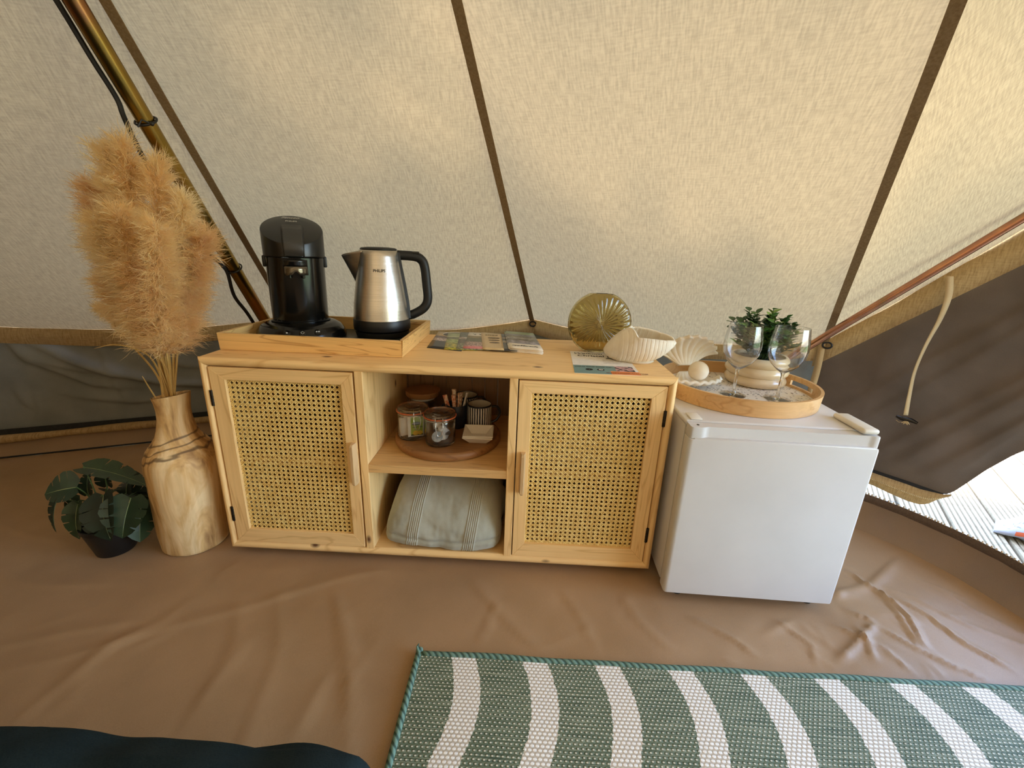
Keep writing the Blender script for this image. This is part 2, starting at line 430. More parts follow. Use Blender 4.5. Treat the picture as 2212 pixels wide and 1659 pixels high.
# ------------------------------------------------------------------ door side
V1, V2 = vert(1), vert(2); E2 = np.array([.73179, -.68153, 0]); N2 = np.array([.68153, .73179, 0])
def dp(s, z, off=0): p = np.array([1.9111, .5741, 0])+E2*s+N2*off; return (p[0], p[1], z)
hz = lambda s: .59+(1.26*s/1.13)-.049*4*(s/1.13)*(1-s/1.13)
bz = lambda s: .505+.91*s
def netbot(s): return interp([-.02, .223, .335, .425, .445, .47, .497, .538, .56, .7, 1.0], [.17, .165, .159, .152, .16, .209, .265, .333, .36, .60, 1.05], s)
mb = MB()
S0, S1 = -.015, 1.0
def dnet(u, v):
    s = S0+(S1-S0)*u; t = bz(s)+.02; z = t*(1-v)+(netbot(s)-.016*min(1, max(0, (.442-s)*25)))*v
    w = 0
    for c, h, sl in ((-.20, .016, 1.40), (-.06, .014, 1.25), (.10, .010, 1.30), (.24, .010, 1.15), (-.36, .016, 1.5), (-.52, .014, 1.5), (-.30, .007, 1.0)):
        d = (z-(c+sl*s))/math.hypot(1, sl)
        w += h*(math.exp(-(d/.014)**2) if d > 0 else math.exp(-(d/.05)**2))*min(1, max(0, (s+.02)*5))
    w += .004*math.exp(-((s-.165-.02*z)/.004)**2)
    w = .5*w+.009*sgn_noise((s*5, z*5, 1), 1.5); w *= min(1, max(0, (bz(s)-z-.005)*9))*min(1, max(.05, (z-netbot(s)-.01)*14))
    return dp(s, z, .010-w)
mb.grid(dnet, 120, 70); dr = mb.build('door_1', NETR, None, (1.92, .58, 0), angle=None); tag(dr, kind='structure')
mb = MB(); uvs = []
def dband(u, v):
    s = S0+(1.13-S0)*u; z = (hz(s)+.014)*(1-v)+bz(s)*v; uvs.append((s, z))
    return dp(s, z, .012-.018*min(1, v*3)-.006*math.sin(v*PI)-.003*math.sin(s*30))
mb.grid(dband, 60, 5); mb.build('hem_band', HEM, dr, uv=uvs, angle=None)
mb = MB()
mb.grid(lambda u, v: dp(.02+.422*u, netbot(.02+.422*u)+.004-.022*v*math.sin(PI*min(1, (1-u)*2.2+.02)*.5), -.006), 40, 2); mb.build('zip_strip', BLACKTRIM, dr, angle=None)
mb = MB(); uvs = []
RB = lambda s: interp([0, .2, .252, .30, .351, .381, .40, .423, .449], [.115, .112, .109, .099, .091, .092, .102, .134, .156], s)
def droll(u, v):
    s = .02+.425*u; zt = netbot(s)-.006*math.sin(PI*min(1, (1-u)*2.2+.02)*.5); z = zt*(1-v)+RB(s)*v; uvs.append((s, z))
    return dp(s, z, -.004-.018*math.sin(PI*v)*math.sin(PI*min(1, (1-u)*1.6+.02)*.5))
mb.grid(droll, 50, 8); mb.build('rolled_flap', HEM, dr, uv=uvs, angle=None)
mb = MB()
for i in range(46):
    s = .225+.20*i/45; z = netbot(s)*.55+RB(s)*.45-.001
    p = dp(s, z, -.024); mb.box(p[0]-.001, p[0]+.001, p[1]-.001, p[1]+.001, p[2]-.002, p[2]+.002)
tag(mb.build('stitching', pm('pale thread', S(200, 176, 128), rough=.9), dr, smooth=False), kind='stuff')
# sill: the groundsheet turned up along the doorway
SILL = [(1.915, .572), (1.945, .43), (1.975, .345), (2.023, .296), (2.082, .214), (2.136, .111), (2.164, .028), (2.185, -.07), (2.26, -.35), (2.55, -.8), (2.95, -1.5), (3.26, -2.35)]
SP = [np.array([p[0], p[1]]) for p in smooth_path([(x, y, 0) for x, y in SILL], 8)]
mb = MB(); M_ = len(SP)
def sill(u, v):
    i = min(int(round(u*(M_-1))), M_-1); p = SP[i]; q = SP[min(i+1, M_-1)]-SP[max(i-1, 0)]; q = q/np.linalg.norm(q); nrm = np.array([q[1], -q[0]])
    if nrm @ (np.array(TC)-p) < 0: nrm = -nrm
    zz = .12*v; off = .035*(1-v)**3+.004*math.sin(u*60)*v*(1-v)*2
    return (p[0]+nrm[0]*off, p[1]+nrm[1]*off, zz-.001)
mb.grid(sill, M_-1, 10)
sl = mb.build('trim_1', GROUND2, None, (2.1, .1, 0), angle=None); tag(sl, kind='structure')
DKBR = pm('dark brown binding', S(98, 76, 56), S(84, 64, 46), 200, rough=.9)
mb = MB(); mb.grid(lambda u, v: tuple(np.array(sill(u, 1))+np.array([-.004*math.sin(v*PI)*1.5, -.002, -.026+.028*v])), M_-1, 3); mb.build('binding', DKBR, sl, angle=None)
mb = MB()
acc = 0
for i in range(M_-1):
    a, b = SP[i], SP[i+1]; L = np.linalg.norm(b-a)
    if a[1] < -.35 or a[1] > .45: continue
    n_ = max(1, int(L/.0075))
    for j in range(n_):
        p = a+(b-a)*(j/n_); mb.box(p[0]-.0016, p[0]+.0016, p[1]-.0016, p[1]+.0016, .1195, .1255)
tag(mb.build('zip_teeth', pm('tan zip', S(196, 168, 128), rough=.6), sl, smooth=False), kind='stuff')

# ------------------------------------------------------------------ floor
def in_poly(P, poly):
    r = np.zeros(len(P), bool); n = len(poly)
    for i in range(n):
        (x1, y1), (x2, y2) = poly[i], poly[(i+1) % n]
        c = ((y1 > P[:, 1]) != (y2 > P[:, 1])) & (P[:, 0] < (x2-x1)*(P[:, 1]-y1)/(y2-y1+1e-12)+x1); r ^= c
    return r
outline = [tuple(vert(k)[:2]) for k in range(-8, 1)]+[(p[0], p[1]) for p in SP]+[tuple(vert(k)[:2]) for k in range(5, 8)]
oc = np.mean(np.array(outline), axis=0); outline = [tuple(oc+(np.array(p)-oc)*1.006) for p in outline]
CR = [ # crease polylines on the groundsheet, ridge height, one side softer
 ([[-.6, -.55], [-.224, -.391], [-.091, -.329], [-.008, -.269], [.153, -.197], [.326, -.088], [.537, .006], [.8, .1]], .0045, .03),
 ([[.329, -.095], [.44, -.282], [.507, -.412], [.551, -.55], [.58, -.8]], .005, .03), ([[.329, -.095], [.369, -.152], [.474, -.303], [.51, -.5]], .003, .02),
 ([[2.02, .15], [1.982, .125], [1.835, .021], [1.741, -.014], [1.6, -.06]], .010, .035), ([[1.802, .075], [1.81, .019], [1.84, -.046], [1.839, -.1], [1.814, -.165], [1.80, -.2]], .014, .018),
 ([[1.837, .007], [1.82, -.094], [1.796, -.173], [1.785, -.2]], .010, .016), ([[1.729, -.13], [1.782, -.197], [1.83, -.238], [1.902, -.288]], .008, .016), ([[1.746, -.114], [1.641, -.189], [1.555, -.244]], .012, .02),
 ([[1.667, -.075], [1.701, -.095], [1.743, -.122]], .010, .015), ([[1.682, -.089], [1.674, -.181], [1.648, -.238]], .008, .02), ([[1.85, -.02], [1.896, -.089], [1.913, -.171], [1.972, -.251]], .010, .028),
 ([[2.004, .052], [2.038, -.064], [2.091, -.139], [2.14, -.25]], .006, .03), ([[1.414, -.192], [1.539, -.129], [1.678, -.058], [1.76, .0]], .007, .03), ([[1.258, -.134], [1.329, -.184], [1.389, -.243]], .007, .02),
 ([[.692, -.047], [.813, -.193], [.899, -.275]], .004, .03), ([[.934, -.046], [.986, -.153], [1.015, -.268]], .004, .018), ([[.51, -.24], [.5, -.301], [.497, -.34]], .004, .012),
 ([[-.008, -.269], [.01, -.193], [.011, -.163]], .004, .015), ([[-.4, -.36], [-.296, -.331], [-.185, -.287], [-.034, -.238]], .004, .03), ([[-.09, -.5], [-.077, -.401], [-.062, -.315], [-.008, -.269]], .004, .03),
 ([[-.015, -.453], [-.07, -.36], [-.062, -.315], [.0, -.22]], .004, .03), ([[.434, -.475], [.437, -.389], [.443, -.338]], .004, .03), ([[.752, -.261], [.767, -.182], [.786, -.122]], .005, .014), ([[1.1, -.06], [1.13, -.16], [1.2, -.26]], .004, .02),
 ([[.1, -.12], [.2, -.3], [.22, -.5]], .003, .035), ([[.16, -.05], [.3, -.3], [.36, -.6]], .003, .03), ([[-.7, -.1], [-.4, -.16], [-.15, -.13]], .003, .04), ([[-.9, .1], [-.6, .02], [-.45, .0]], .003, .04), ([[1.6, -.12], [1.7, -.2], [1.72, -.27]], .006, .015), ([[1.45, -.08], [1.53, -.2], [1.5, -.27]], .005, .018), ([[1.9, -.02], [1.98, -.12], [2.1, -.2]], .006, .02)]
gx = np.concatenate([np.arange(-2.6, -1.55, .15), np.arange(-1.55, 1.3, .0125), np.arange(1.3, 2.32, .0075), np.arange(2.35, 3.4, .15)])
gy = np.concatenate([np.arange(-4.85, -.85, .2), np.arange(-.85, -.35, .015), np.arange(-.35, .45, .0085), np.arange(.45, 1.05, .02)])
X, Y = np.meshgrid(gx, gy); P = np.stack([X.ravel(), Y.ravel()], 1)
Z = np.zeros(len(P))
act = (P[:, 0] > -1.5) & (P[:, 0] < 2.32) & (P[:, 1] > -.85) & (P[:, 1] < .75)
Pa = P[act]; za = np.zeros(len(Pa))
rc = random.Random(12)
for i in range(70):
    zone = rc.random() < .6
    x0, y0 = (rc.uniform(1.25, 2.1), rc.uniform(-.27, .1)) if zone else (rc.uniform(-.9, 1.2), rc.uniform(-.65, -.03))
    a0 = rc.gauss(-.75, .5) if zone else rc.gauss(.9, .6); L0 = rc.uniform(.06, .22); b0 = rc.uniform(-.5, .5)
    CR.append(([[x0, y0], [x0+L0*.5*math.cos(a0), y0+L0*.5*math.sin(a0)], [x0+L0*.5*(math.cos(a0)+math.cos(a0+b0)), y0+L0*.5*(math.sin(a0)+math.sin(a0+b0))]], rc.uniform(.0012, .004)*(1.1 if zone else .7), rc.uniform(.010, .022)))
for poly, h, w in CR:
    d, s, t = seg_d(Pa, poly)
    w = w*(.55 if np.mean(np.array(poly)[:, 0]) > 1.2 else .72); prof = np.where(s > 0, np.exp(-(d/w)**2), np.exp(-(d/(w*.25))**2))
    za += (.62 if np.mean(np.array(poly)[:, 0]) > 1.2 else .72)*h*prof*np.clip(np.minimum(t, 1-t)*6, 0, 1)
from mathutils import noise as nz
za += np.array([.0022*nz.noise((p[0]*5, p[1]*5, 0))+.0010*nz.noise((p[0]*17, p[1]*13, 3)) for p in Pa])
# nothing may lift what stands on it
for (x0, x1, y0, y1) in ((-.03, 1.23, -.02, .45), (1.18, 1.68, -.12, .4)):
    inside = np.clip(np.minimum(np.minimum(Pa[:, 0]-x0, x1-Pa[:, 0]), np.minimum(Pa[:, 1]-y0, y1-Pa[:, 1]))/.03+1, 0, 1); za = za*(1-inside)-.001*inside
ru = np.clip(np.minimum(np.minimum(Pa[:, 0]-.60, 2.14-Pa[:, 0]), -.278-Pa[:, 1])/.02+1, 0, 1); za = za*(1-ru)-.001*ru
for (cx_, cy_, r_) in ((-.145, .055, .10), (-.345, .0, .075)):
    k_ = np.clip((r_+.05-np.hypot(Pa[:, 0]-cx_, Pa[:, 1]-cy_))/.05, 0, 1); za = za*(1-k_)-.0005*k_
Z[act] = za
nx, ny = len(gx), len(gy)
ii, jj = np.meshgrid(np.arange(nx-1), np.arange(ny-1)); a_ = (jj*nx+ii).ravel()
F = np.stack([a_, a_+1, a_+nx+1, a_+nx], 1); cen = P[F].mean(axis=1); F = F[in_poly(cen, outline)]
used = np.unique(F); rm = np.full(len(P), -1); rm[used] = np.arange(len(used))
me = bpy.data.meshes.new('floor'); me.from_pydata(np.column_stack([P, Z])[used].tolist(), [], rm[F].tolist()); finish(me, GROUND, True, None)
tag(link('floor', me), kind='structure')

# ------------------------------------------------------------------ outside
GRASS = pm('lawn', S(96, 112, 60), S(74, 92, 46), 9, rough=.95)
mb = MB(); mb.grid(lambda u, v: (-14+30*u, -14+30*v, -.30), 4, 4); tag(mb.build('ground', GRASS, None, (0, 0, -.3)), kind='structure')
DECKW = wood('weathered deck pine', S(170, 156, 130), S(142, 128, 102), S(160, 144, 114), 'x', 1, .8, False, 6)
deck = thing('deck', None, None, (2.6, .4, -.05), kind='structure')
prof = []
NR = 8; wd_ = .134
for i in range(NR):
    x0 = wd_*i/NR; x1 = wd_*(i+1)/NR; g = .0034
    prof += [(x0+g*.5, -.007), (x0+g, 0), (x1-g, 0), (x1-g*.5, -.007)]
prof = [(0, -.03), (0.0, -.006)]+prof+[(wd_, -.006), (wd_, -.03)]
dirp = np.array([math.cos(math.radians(58.5)), math.sin(math.radians(58.5))]); nrm = np.array([dirp[1], -dirp[0]])
for i in range(20):
    o0 = 1.844-.143*3+.143*i; t0, t1 = -1.6+random.uniform(-.2, .2), 5.0
    mb = MB(); m = len(prof)
    vs_ = []
    for t in (t0, t1):
        for (x, z) in prof:
            p = nrm*(o0+.004+x)+dirp*t; vs_.append((p[0], p[1], -.02+z))
    mb.add(vs_, [(j, j+1, m+j+1, m+j) for j in range(m-1)])
    me = mb.mesh('plank')
    finish(me, DECKW, False); o = link('plank', me, deck)
# printed paper bag lying on the deck
bag = thing('paper_bag', 'crumpled white printed paper bag lying open on the grooved deck', 'bag', (2.66, .33, -.02))
BAGM = pm('bluish white paper', S(176, 178, 190), S(160, 162, 176), 14, rough=.7, bmp=.5, bscale=30, bdist=.004)
mb = MB()
def bagf(u, v):
    a = 2*PI*u; x = v*.27; sq = min(1, .12+v*3.0); r = .060
    y = r*1.25*math.cos(a)*(.55+.45*sq); z = r*.82*(1+math.sin(a))*sq+.004*math.sin(9*u*PI+v*12)
    return (x, y*(1+.08*v), max(z, 0.0)+.001)
mb.grid(bagf, 28, 14, cu=True)
Mb = Matrix.Translation((2.530, .365, -.02)) @ Matrix.Rotation(math.radians(-48), 4, 'Z')
mb.xf(Mb); b1 = mb.build('bag_body', BAGM, bag, angle=None)
sm = b1.modifiers.new('thick', 'SOLIDIFY'); sm.thickness = .0015; sm.offset = -1
def bag_at(u, v, e):
    q = bagf(u % 1, v); n = Vector((0, q[1], q[2]-.05)).normalized(); return (q[0], q[1]+n.y*e, q[2]+n.z*e)
mb = MB(); mb.grid(lambda a, b: bag_at(.47+.05*a, .17+.09*b, .0014), 4, 4); mb.xf(Mb); mb.build('orange_mark', pm('orange print', S(206, 92, 50), rough=.7), bag, smooth=False)
mb = MB()
for i in range(9):
    v0 = .06+.055*i; mb.tube([Mb @ Vector(bag_at(.30+.02*j, v0+.025*math.sin(j*.9+i), .0012)) for j in range(7)], .0006, 4)
mb.build('printed_lines', pm('grey print', S(86, 88, 104), rough=.7), bag)
# thin cord ring on the deck
mb = MB(); mb.tube([(2.27+.022*math.cos(t)*1.3, .49+.022*math.sin(t), -.018+.003*math.sin(2*t)) for t in np.linspace(0, 2*PI*.93, 22)], .001, 5)
tag(mb.build('cord_loop', pm('dark cord', S(50, 60, 72)), None, (2.27, .49, -.02)), 'thin dark cord loop lying on the deck under the door flap', 'cord')

# ================================================================== SIDEBOARD
W, H, D = 1.2, .5863, .4166
sb = thing('sideboard', 'light pine sideboard with two woven cane doors and an open middle', 'cabinet', (.6, .2, 0))
mb = MB(); mb.box(.004, W-.004, .010, D, H-.020, H); mb.build('top_panel', PINE_X, sb, smooth=False)
mb = MB(); mb.box(.004, W-.004, .010, D, .020, .040); mb.build('bottom_panel', PINE_X, sb, smooth=False)
for x0, x1 in ((.002, .018), (W-.018, W-.002)):
    mb = MB(); mb.box(x0, x1, .010, D, .040, H-.020); mb.build('side_panel', PINE_Z, sb, smooth=False)
def rail(a, b, inw, w, bl, mw):
    """half-round front moulding from a to b (outer corners), mitred at both ends"""
    a, b, inw = Vector(a), Vector(b), Vector(inw); d = (b-a).normalized(); vs_ = []; n = 10
    prof = [(0, .0098)]+[(w*k/n, .010-.010*math.sin(PI*(.04+.92*k/n))**.7) for k in range(n+1)]+[(w, .013)]
    for e, s in ((a, 1), (b, -1)):
        for (q, y) in prof:
            p = e+inw*q+d*s*(q*mw/w); vs_.append((p.x, y, p.z))
    m = len(prof); mb = MB(); mb.add(vs_, [(j, m+j, m+j+1, j+1) for j in range(m-1)]+[tuple(range(m)), tuple(reversed(range(m, 2*m)))])
    return mb
B0 = .020
rail((0, 0, H), (W, 0, H), (0, 0, -1), .0215, 0, .020).build('front_rail', PINE_X, sb)
rail((W, 0, B0), (0, 0, B0), (0, 0, 1), .0235, 0, .020).build('front_rail', PINE_X, sb)
rail((0, 0, B0), (0, 0, H), (1, 0, 0), .0195, 0, .0225).build('front_stile', PINE_Z, sb)
rail((W, 0, H), (W, 0, B0), (-1, 0, 0), .0195, 0, .0225).build('front_stile', PINE_Z, sb)
for x0 in (.3955, .7870):
    mb = MB(); mb.rbox(x0, x0+.021, .004, D-.012, .040, H-.020, .001, 1); mb.build('divider', PINE_Z, sb, smooth=False)
SHZ = .3088
mb = MB(); mb.rbox(.4165, .7870, .004, D-.012, SHZ-.024, SHZ, .001, 1); mb.build('shelf', PINE_Y, sb, smooth=False)
for x0, x1 in ((.018, .3955), (.808, W-.018)):
    mb = MB(); mb.rbox(x0, x1, .040, D-.012, .282, .302, .001, 1); mb.build('inner_shelf', PINE_SHADE, sb, smooth=False)  # shelf colour darkened for the shade behind the cane
    mb = MB(); mb.rbox(x0, x1, .030, .040, .282, .302, .001, 1); mb.build('shelf_edge', PINE_X, sb, smooth=False)
npl = 26
for i in range(npl):
    x0 = .018+(W-.036)*i/npl; x1 = .018+(W-.036)*(i+1)/npl
    mb = MB(); mb.rbox(x0+.0006, x1-.0006, D-.012, D-.003, .040, H-.020, .0016, 1); mb.build('back_plank', PINE_SHADE, sb, smooth=False)
for x, y in ((.06, .05), (W-.06, .05), (.06, D-.05), (W-.06, D-.05)):
    mb = MB(); mb.lathe([(.018, .0005), (.020, .020)], (x, y, 0), 16, cap0=True); mb.build('foot', BLACKMATT, sb)
CANE = pm('rattan cane', S(246, 216, 138), S(222, 182, 100), 120, (1, 1, 1), .42, bmp=.2, bscale=400)
def cane_sheet(x0, x1, z0, z1, ox, oz, p=.01300):
    """six-way cane webbing: paired uprights, paired horizontals and both diagonals, octagonal holes"""
    mb = MB(); y = .0125
    def strip(ax, az, bx, bz_, w, yo, th=.0006):
        dx, dz = bx-ax, bz_-az; L = math.hypot(dx, dz)
        if L < .002: return
        nx_, nz_ = -dz/L*w/2, dx/L*w/2
        mb.add([(ax+nx_, y+yo+th, az+nz_), (ax, y+yo, az), (ax-nx_, y+yo+th, az-nz_), (bx+nx_, y+yo+th, bz_+nz_), (bx, y+yo, bz_), (bx-nx_, y+yo+th, bz_-nz_)], [(0, 3, 4, 1), (1, 4, 5, 2), (2, 5, 3, 0)])
    k0 = int(math.floor((x0-ox)/p))-1
    for k in range(k0, k0+int((x1-x0)/p)+4):
        for s in (-1, 1):
            x = ox+(k+.5)*p+s*.0018
            if x0 < x < x1: strip(x, z0, x, z1, .0027, .0004 if k % 2 else .0001)
    k0 = int(math.floor((z0-oz)/p))-1
    for k in range(k0, k0+int((z1-z0)/p)+4):
        for s in (-1, 1):
            z = oz+(k+.5)*p+s*.0018
            if z0 < z < z1: strip(x0, z, x1, z, .0027, .0010)
    for sg_ in (1, -1):
        for k in range(-140, 140):
            c = ox+sg_*oz+(k+.5)*p      # x + sg*z = c
            pts = []
            for x in (x0, x1):
                z = (c-x)*sg_
                if z0-1e-9 <= z <= z1+1e-9: pts.append((x, z))
            for z in (z0, z1):
                x = c-sg_*z
                if x0 < x < x1: pts.append((x, z))
            if len(pts) >= 2: strip(pts[0][0], pts[0][1], pts[1][0], pts[1][1], .0025, -.0004 if sg_ > 0 else -.0008)
    return mb
def door(x0, x1, z0, z1, ix0, ix1, iz0, iz1, hinge_left, ox, oz, hz_, hx):
    mb = MB()   # rebated back frame that holds the webbing
    for b in ((x0+.004, ix0-.004, z0+.004, z1-.004), (ix1+.004, x1-.004, z0+.004, z1-.004), (ix0-.004, ix1+.004, z0+.004, iz0-.004), (ix0-.004, ix1+.004, iz1+.004, z1-.004)):
        mb.box(b[0], b[1], .0155, .021, b[2], b[3])
    d = mb.build('door', PINE_Z, sb, smooth=False)
    def member(pts, mat, nm):
        mb = MB(); bm = bmesh.new()
        f = [bm.verts.new((x, .004, z)) for x, z in pts]; bk = [bm.verts.new((x, .0155, z)) for x, z in pts]
        bm.faces.new(list(reversed(f))); bm.faces.new(bk)
        for i in range(4): bm.faces.new((f[i], f[(i+1) % 4], bk[(i+1) % 4], bk[i]))
        bmesh.ops.recalc_face_normals(bm, faces=bm.faces); bmesh.ops.bevel(bm, geom=list(bm.edges), offset=.0007, segments=1, affect='EDGES')
        bm.verts.index_update(); mb.add([v.co[:] for v in bm.verts], [[v.index for v in q.verts] for q in bm.faces]); bm.free()
        mb.build(nm, mat, d, smooth=False)
    member([(x0, z1), (x1, z1), (ix1, iz1), (ix0, iz1)], PINE_X, 'door_rail'); member([(x0, z0), (ix0, iz0), (ix1, iz0), (x1, z0)], PINE_X, 'door_rail')
    member([(x0, z0), (x0, z1), (ix0, iz1), (ix0, iz0)], PINE_Z, 'door_stile'); member([(x1, z0), (ix1, iz0), (ix1, iz1), (x1, z1)], PINE_Z, 'door_stile')
    tag(cane_sheet(ix0-.003, ix1+.003, iz0-.003, iz1+.003, ox, oz).build('cane_webbing', CANE, d, smooth=False), kind='stuff')
    mb = MB()   # whittled wooden pull: flat bar on a shallow shoe
    prof = [(-.007, .004), (-.0075, -.004), (-.004, -.018), (.003, -.019), (.0065, -.006), (.007, .004)]
    zs = [(hz_-.062, .75), (hz_-.056, 1), (hz_, 1.05), (hz_+.052, 1), (hz_+.058, .8)]
    vs_ = [(hx+x*s, .004+(y-.004)*s, z) for z, s in zs for x, y in prof]; m = 6
    mb.add(vs_, [(j*m+k, j*m+(k+1) % m, (j+1)*m+(k+1) % m, (j+1)*m+k) for j in range(4) for k in range(m)]+[tuple(reversed(range(m))), tuple(range(4*m, 5*m))])
    mb.build('handle', wood('pale pull %d' % hinge_left, S(214, 178, 128), S(190, 150, 100), S(222, 190, 146), 'z', 2, .6, False), d)
    hxx = (x0 if hinge_left else x1)
    for hz0, hz1 in ((.4570, .4995), (.1115, .1560)):
        mb = MB(); mb.tube([(hxx+(-.001 if hinge_left else .001), .0035, z) for z in np.linspace(hz0, hz1, 6)], .0032, 10)
        for q in range(1, 5):
            z = hz0+(hz1-hz0)*q/5; mb.lathe([(.0037, -.0006), (.0037, .0006)], (hxx+(-.001 if hinge_left else .001), .0035, z), 10)
        mb.box(hxx-(.006 if hinge_left else .001), hxx+(.001 if hinge_left else .006), .003, .0042, hz0, hz1)
        mb.build('hinge', DARKMETAL, d)
door(.0235, .3910, .0455, .5620, .0620, .3605, .0860, .5295, True, .0735, .5190, .314, .3825)
door(.8110, 1.1775, .0440, .5620, .8440, 1.1410, .0850, .5300, False, .8525, .5245, .310, .8290)

# ================================================================== FRIDGE
FX, FY, FT = 1.211, -.0892, .4986
fr = thing('mini_fridge', 'small white refrigerator standing right of the pine sideboard', 'refrigerator', (1.43, .13, 0))
RF = rotz((FX, FY, 0), -.0258)
fx = lambda a: FX+a
FWD = .4271
mb = MB(); mb.rbox(fx(.002), fx(FWD-.002), FY+.046, FY+.45, .034, FT-.012, .004, 2); mb.xf(RF); mb.build('cabinet_body', WHITEPL, fr)
mb = MB(); mb.rbox(fx(0), fx(FWD), FY+.040, FY+.452, FT-.014, FT, .005, 3); mb.xf(RF); mb.build('worktop', WHITEPL, fr)
mb = MB(); mb.rbox(fx(.003), fx(FWD-.003), FY+.037, FY+.045, .045, FT-.012, .001, 1); mb.xf(RF); mb.build('door_seal', pm('grey gasket', S(188, 184, 176), rough=.7), fr)
def rounded(pts, r, n=4):
    out = []; m = len(pts)
    for i in range(m):
        p, a, b = Vector(pts[i]), Vector(pts[i-1]), Vector(pts[(i+1) % m]); d1 = (a-p).normalized(); d2 = (b-p).normalized(); rr = r[i] if isinstance(r, list) else r
        for k in range(n+1):
            t = k/n; q = p+d1*rr*(1-t)**2+d2*rr*t**2; out.append(q)
    return out
# door: outline in plan extruded up, with a recessed grip band along the top
def slab(plan, z0, z1, rb=.004):
    n = len(plan); c = sum((Vector(p) for p in plan), Vector((0, 0)))/n; vs_ = []
    zs = [(z0, .985), (z0+rb, 1), (z1-rb, 1), (z1, .985)]
    for z, s in zs:
        for p in plan: q = c+(Vector(p)-c)*Vector((s, s)) if False else Vector((c.x+(p[0]-c.x)*(1-(1-s)*.25), c.y+(p[1]-c.y)*(1-(1-s)*2))); vs_.append((q.x, q.y, z))
    mb = MB(); mb.add(vs_, [(j*n+k, j*n+(k+1) % n, (j+1)*n+(k+1) % n, (j+1)*n+k) for j in range(3) for k in range(n)]+[tuple(reversed(range(n))), tuple(range(3*n, 4*n))]); return mb
plan = rounded([(fx(0), FY+.036), (fx(0), FY), (fx(FWD), FY), (fx(FWD), FY+.036)], [.003, .010, .006, .003])
mb = slab(plan, .030, .4665); mb.xf(RF); fd = mb.build('door', WHITEPL, fr, angle=40)
plan = rounded([(fx(.002), FY+.036), (fx(.002), FY+.004), (fx(.03), FY+.004), (fx(.042), FY+.011), (fx(FWD-.02), FY+.010), (fx(FWD-.012), FY+.006), (fx(FWD-.001), FY+.006), (fx(FWD-.001), FY+.036)], [.003, .007, .006, .006, .004, .003, .004, .003])
mb = slab(plan, .4670, FT-.003, .003); mb.xf(RF); mb.build('door_grip', WHITEPL, fd, angle=40)
mb = MB(); mb.rbox(fx(.012), fx(FWD-.006), FY+.001, FY+.012, .4640, .4690, .0018, 2); mb.xf(RF); mb.build('grip_lip', WHITEPL, fd)
mb = MB(); mb.rbox(fx(FWD-.042), fx(FWD-.004), FY+.008, FY+.118, FT, FT+.013, .006, 3); mb.xf(RF); mb.xf(Matrix.Shear('XY', 4, (0, 0))) ; mb.build('hinge_cover', WHITEPL2, fr)
mb = MB(); mb.rbox(fx(.012), fx(.040), FY+.043, FY+.085, FT, FT+.004, .002, 2); mb.xf(RF); mb.build('hinge_cap', WHITEPL2, fr)
mb = MB(); mb.lathe([(.0035, 0), (.003, .0012)], (fx(.022), FY+.02, FT-.0035), 12, cap1=True); mb.xf(RF); mb.build('screw', DARKMETAL, fr)
for x, y in ((.05, .022), (FWD-.035, .022), (.05, .42), (FWD-.05, .42)):
    mb = MB(); mb.lathe([(.013, .0005), (.014, .012), (.008, .014), (.008, .036)], (fx(x), FY+y+.02, 0), 16, cap0=True); mb.xf(RF); mb.build('foot', BLACKMATT, fr)

# ================================================================== RUG
rug = thing('rug', 'flat woven green rug with wavy cream stripes and a green bound edge', 'rug', (1.35, -.9, 0))
m, n, l, p = nodes('rug weave')
tc = n.new('ShaderNodeTexCoord'); sx = n.new('ShaderNodeSeparateXYZ'); l.new(tc.outputs['UV'], sx.inputs[0]); x, y = sx.outputs[0], sx.outputs[1]
# scalloped stripes: x shifted by a wave in y, period .1575
nzt = noise(n, l, tc.outputs['UV'], 150, 2); jit = math_(n, l, 'MULTIPLY', math_(n, l, 'SUBTRACT', nzt.outputs[0], .5), .010)
wave = math_(n, l, 'MULTIPLY', math_(n, l, 'COSINE', math_(n, l, 'MULTIPLY', math_(n, l, 'ADD', y, .392), 2*PI/.42)), .022)
xs = math_(n, l, 'ADD', math_(n, l, 'SUBTRACT', x, wave), jit)
fr_ = math_(n, l, 'FRACT', math_(n, l, 'DIVIDE', math_(n, l, 'SUBTRACT', xs, .6855), .1575))
stripe = math_(n, l, 'LESS_THAN', fr_, .345)
# woven beads: staggered rows
px_, py_ = .0094, .0072
row = math_(n, l, 'DIVIDE', y, py_); fl = math_(n, l, 'FLOOR', row); od = math_(n, l, 'MULTIPLY', math_(n, l, 'MODULO', math_(n, l, 'ABSOLUTE', fl), 2), .5)
cxx = math_(n, l, 'SUBTRACT', math_(n, l, 'FRACT', math_(n, l, 'ADD', math_(n, l, 'DIVIDE', x, px_), od)), .5)
cyy = math_(n, l, 'SUBTRACT', math_(n, l, 'FRACT', row), .5)
dd = math_(n, l, 'SQRT', math_(n, l, 'ADD', math_(n, l, 'POWER', math_(n, l, 'MULTIPLY', cxx, 1.0), 2), math_(n, l, 'POWER', math_(n, l, 'MULTIPLY', cyy, 1.15), 2)))
bead = ramp(n, [(.30, (1, 1, 1, 1)), (.5, (0, 0, 0, 1))]); l.new(dd, bead.inputs[0])
dot = ramp(n, [(.16, (1, 1, 1, 1)), (.24, (0, 0, 0, 1))]); l.new(dd, dot.inputs[0])
gn = noise(n, l, mapping(n, l, (12, 420, 1), 'UV'), 1, 3); gr = ramp(n, [(.3, S(58, 76, 58)), (.5, S(98, 112, 88)), (.7, S(146, 152, 128))]); l.new(gn.outputs[0], gr.inputs[0])
nz2 = noise(n, l, tc.outputs['UV'], 9, 2); dv = math_(n, l, 'GREATER_THAN', nz2.outputs[0], .42)
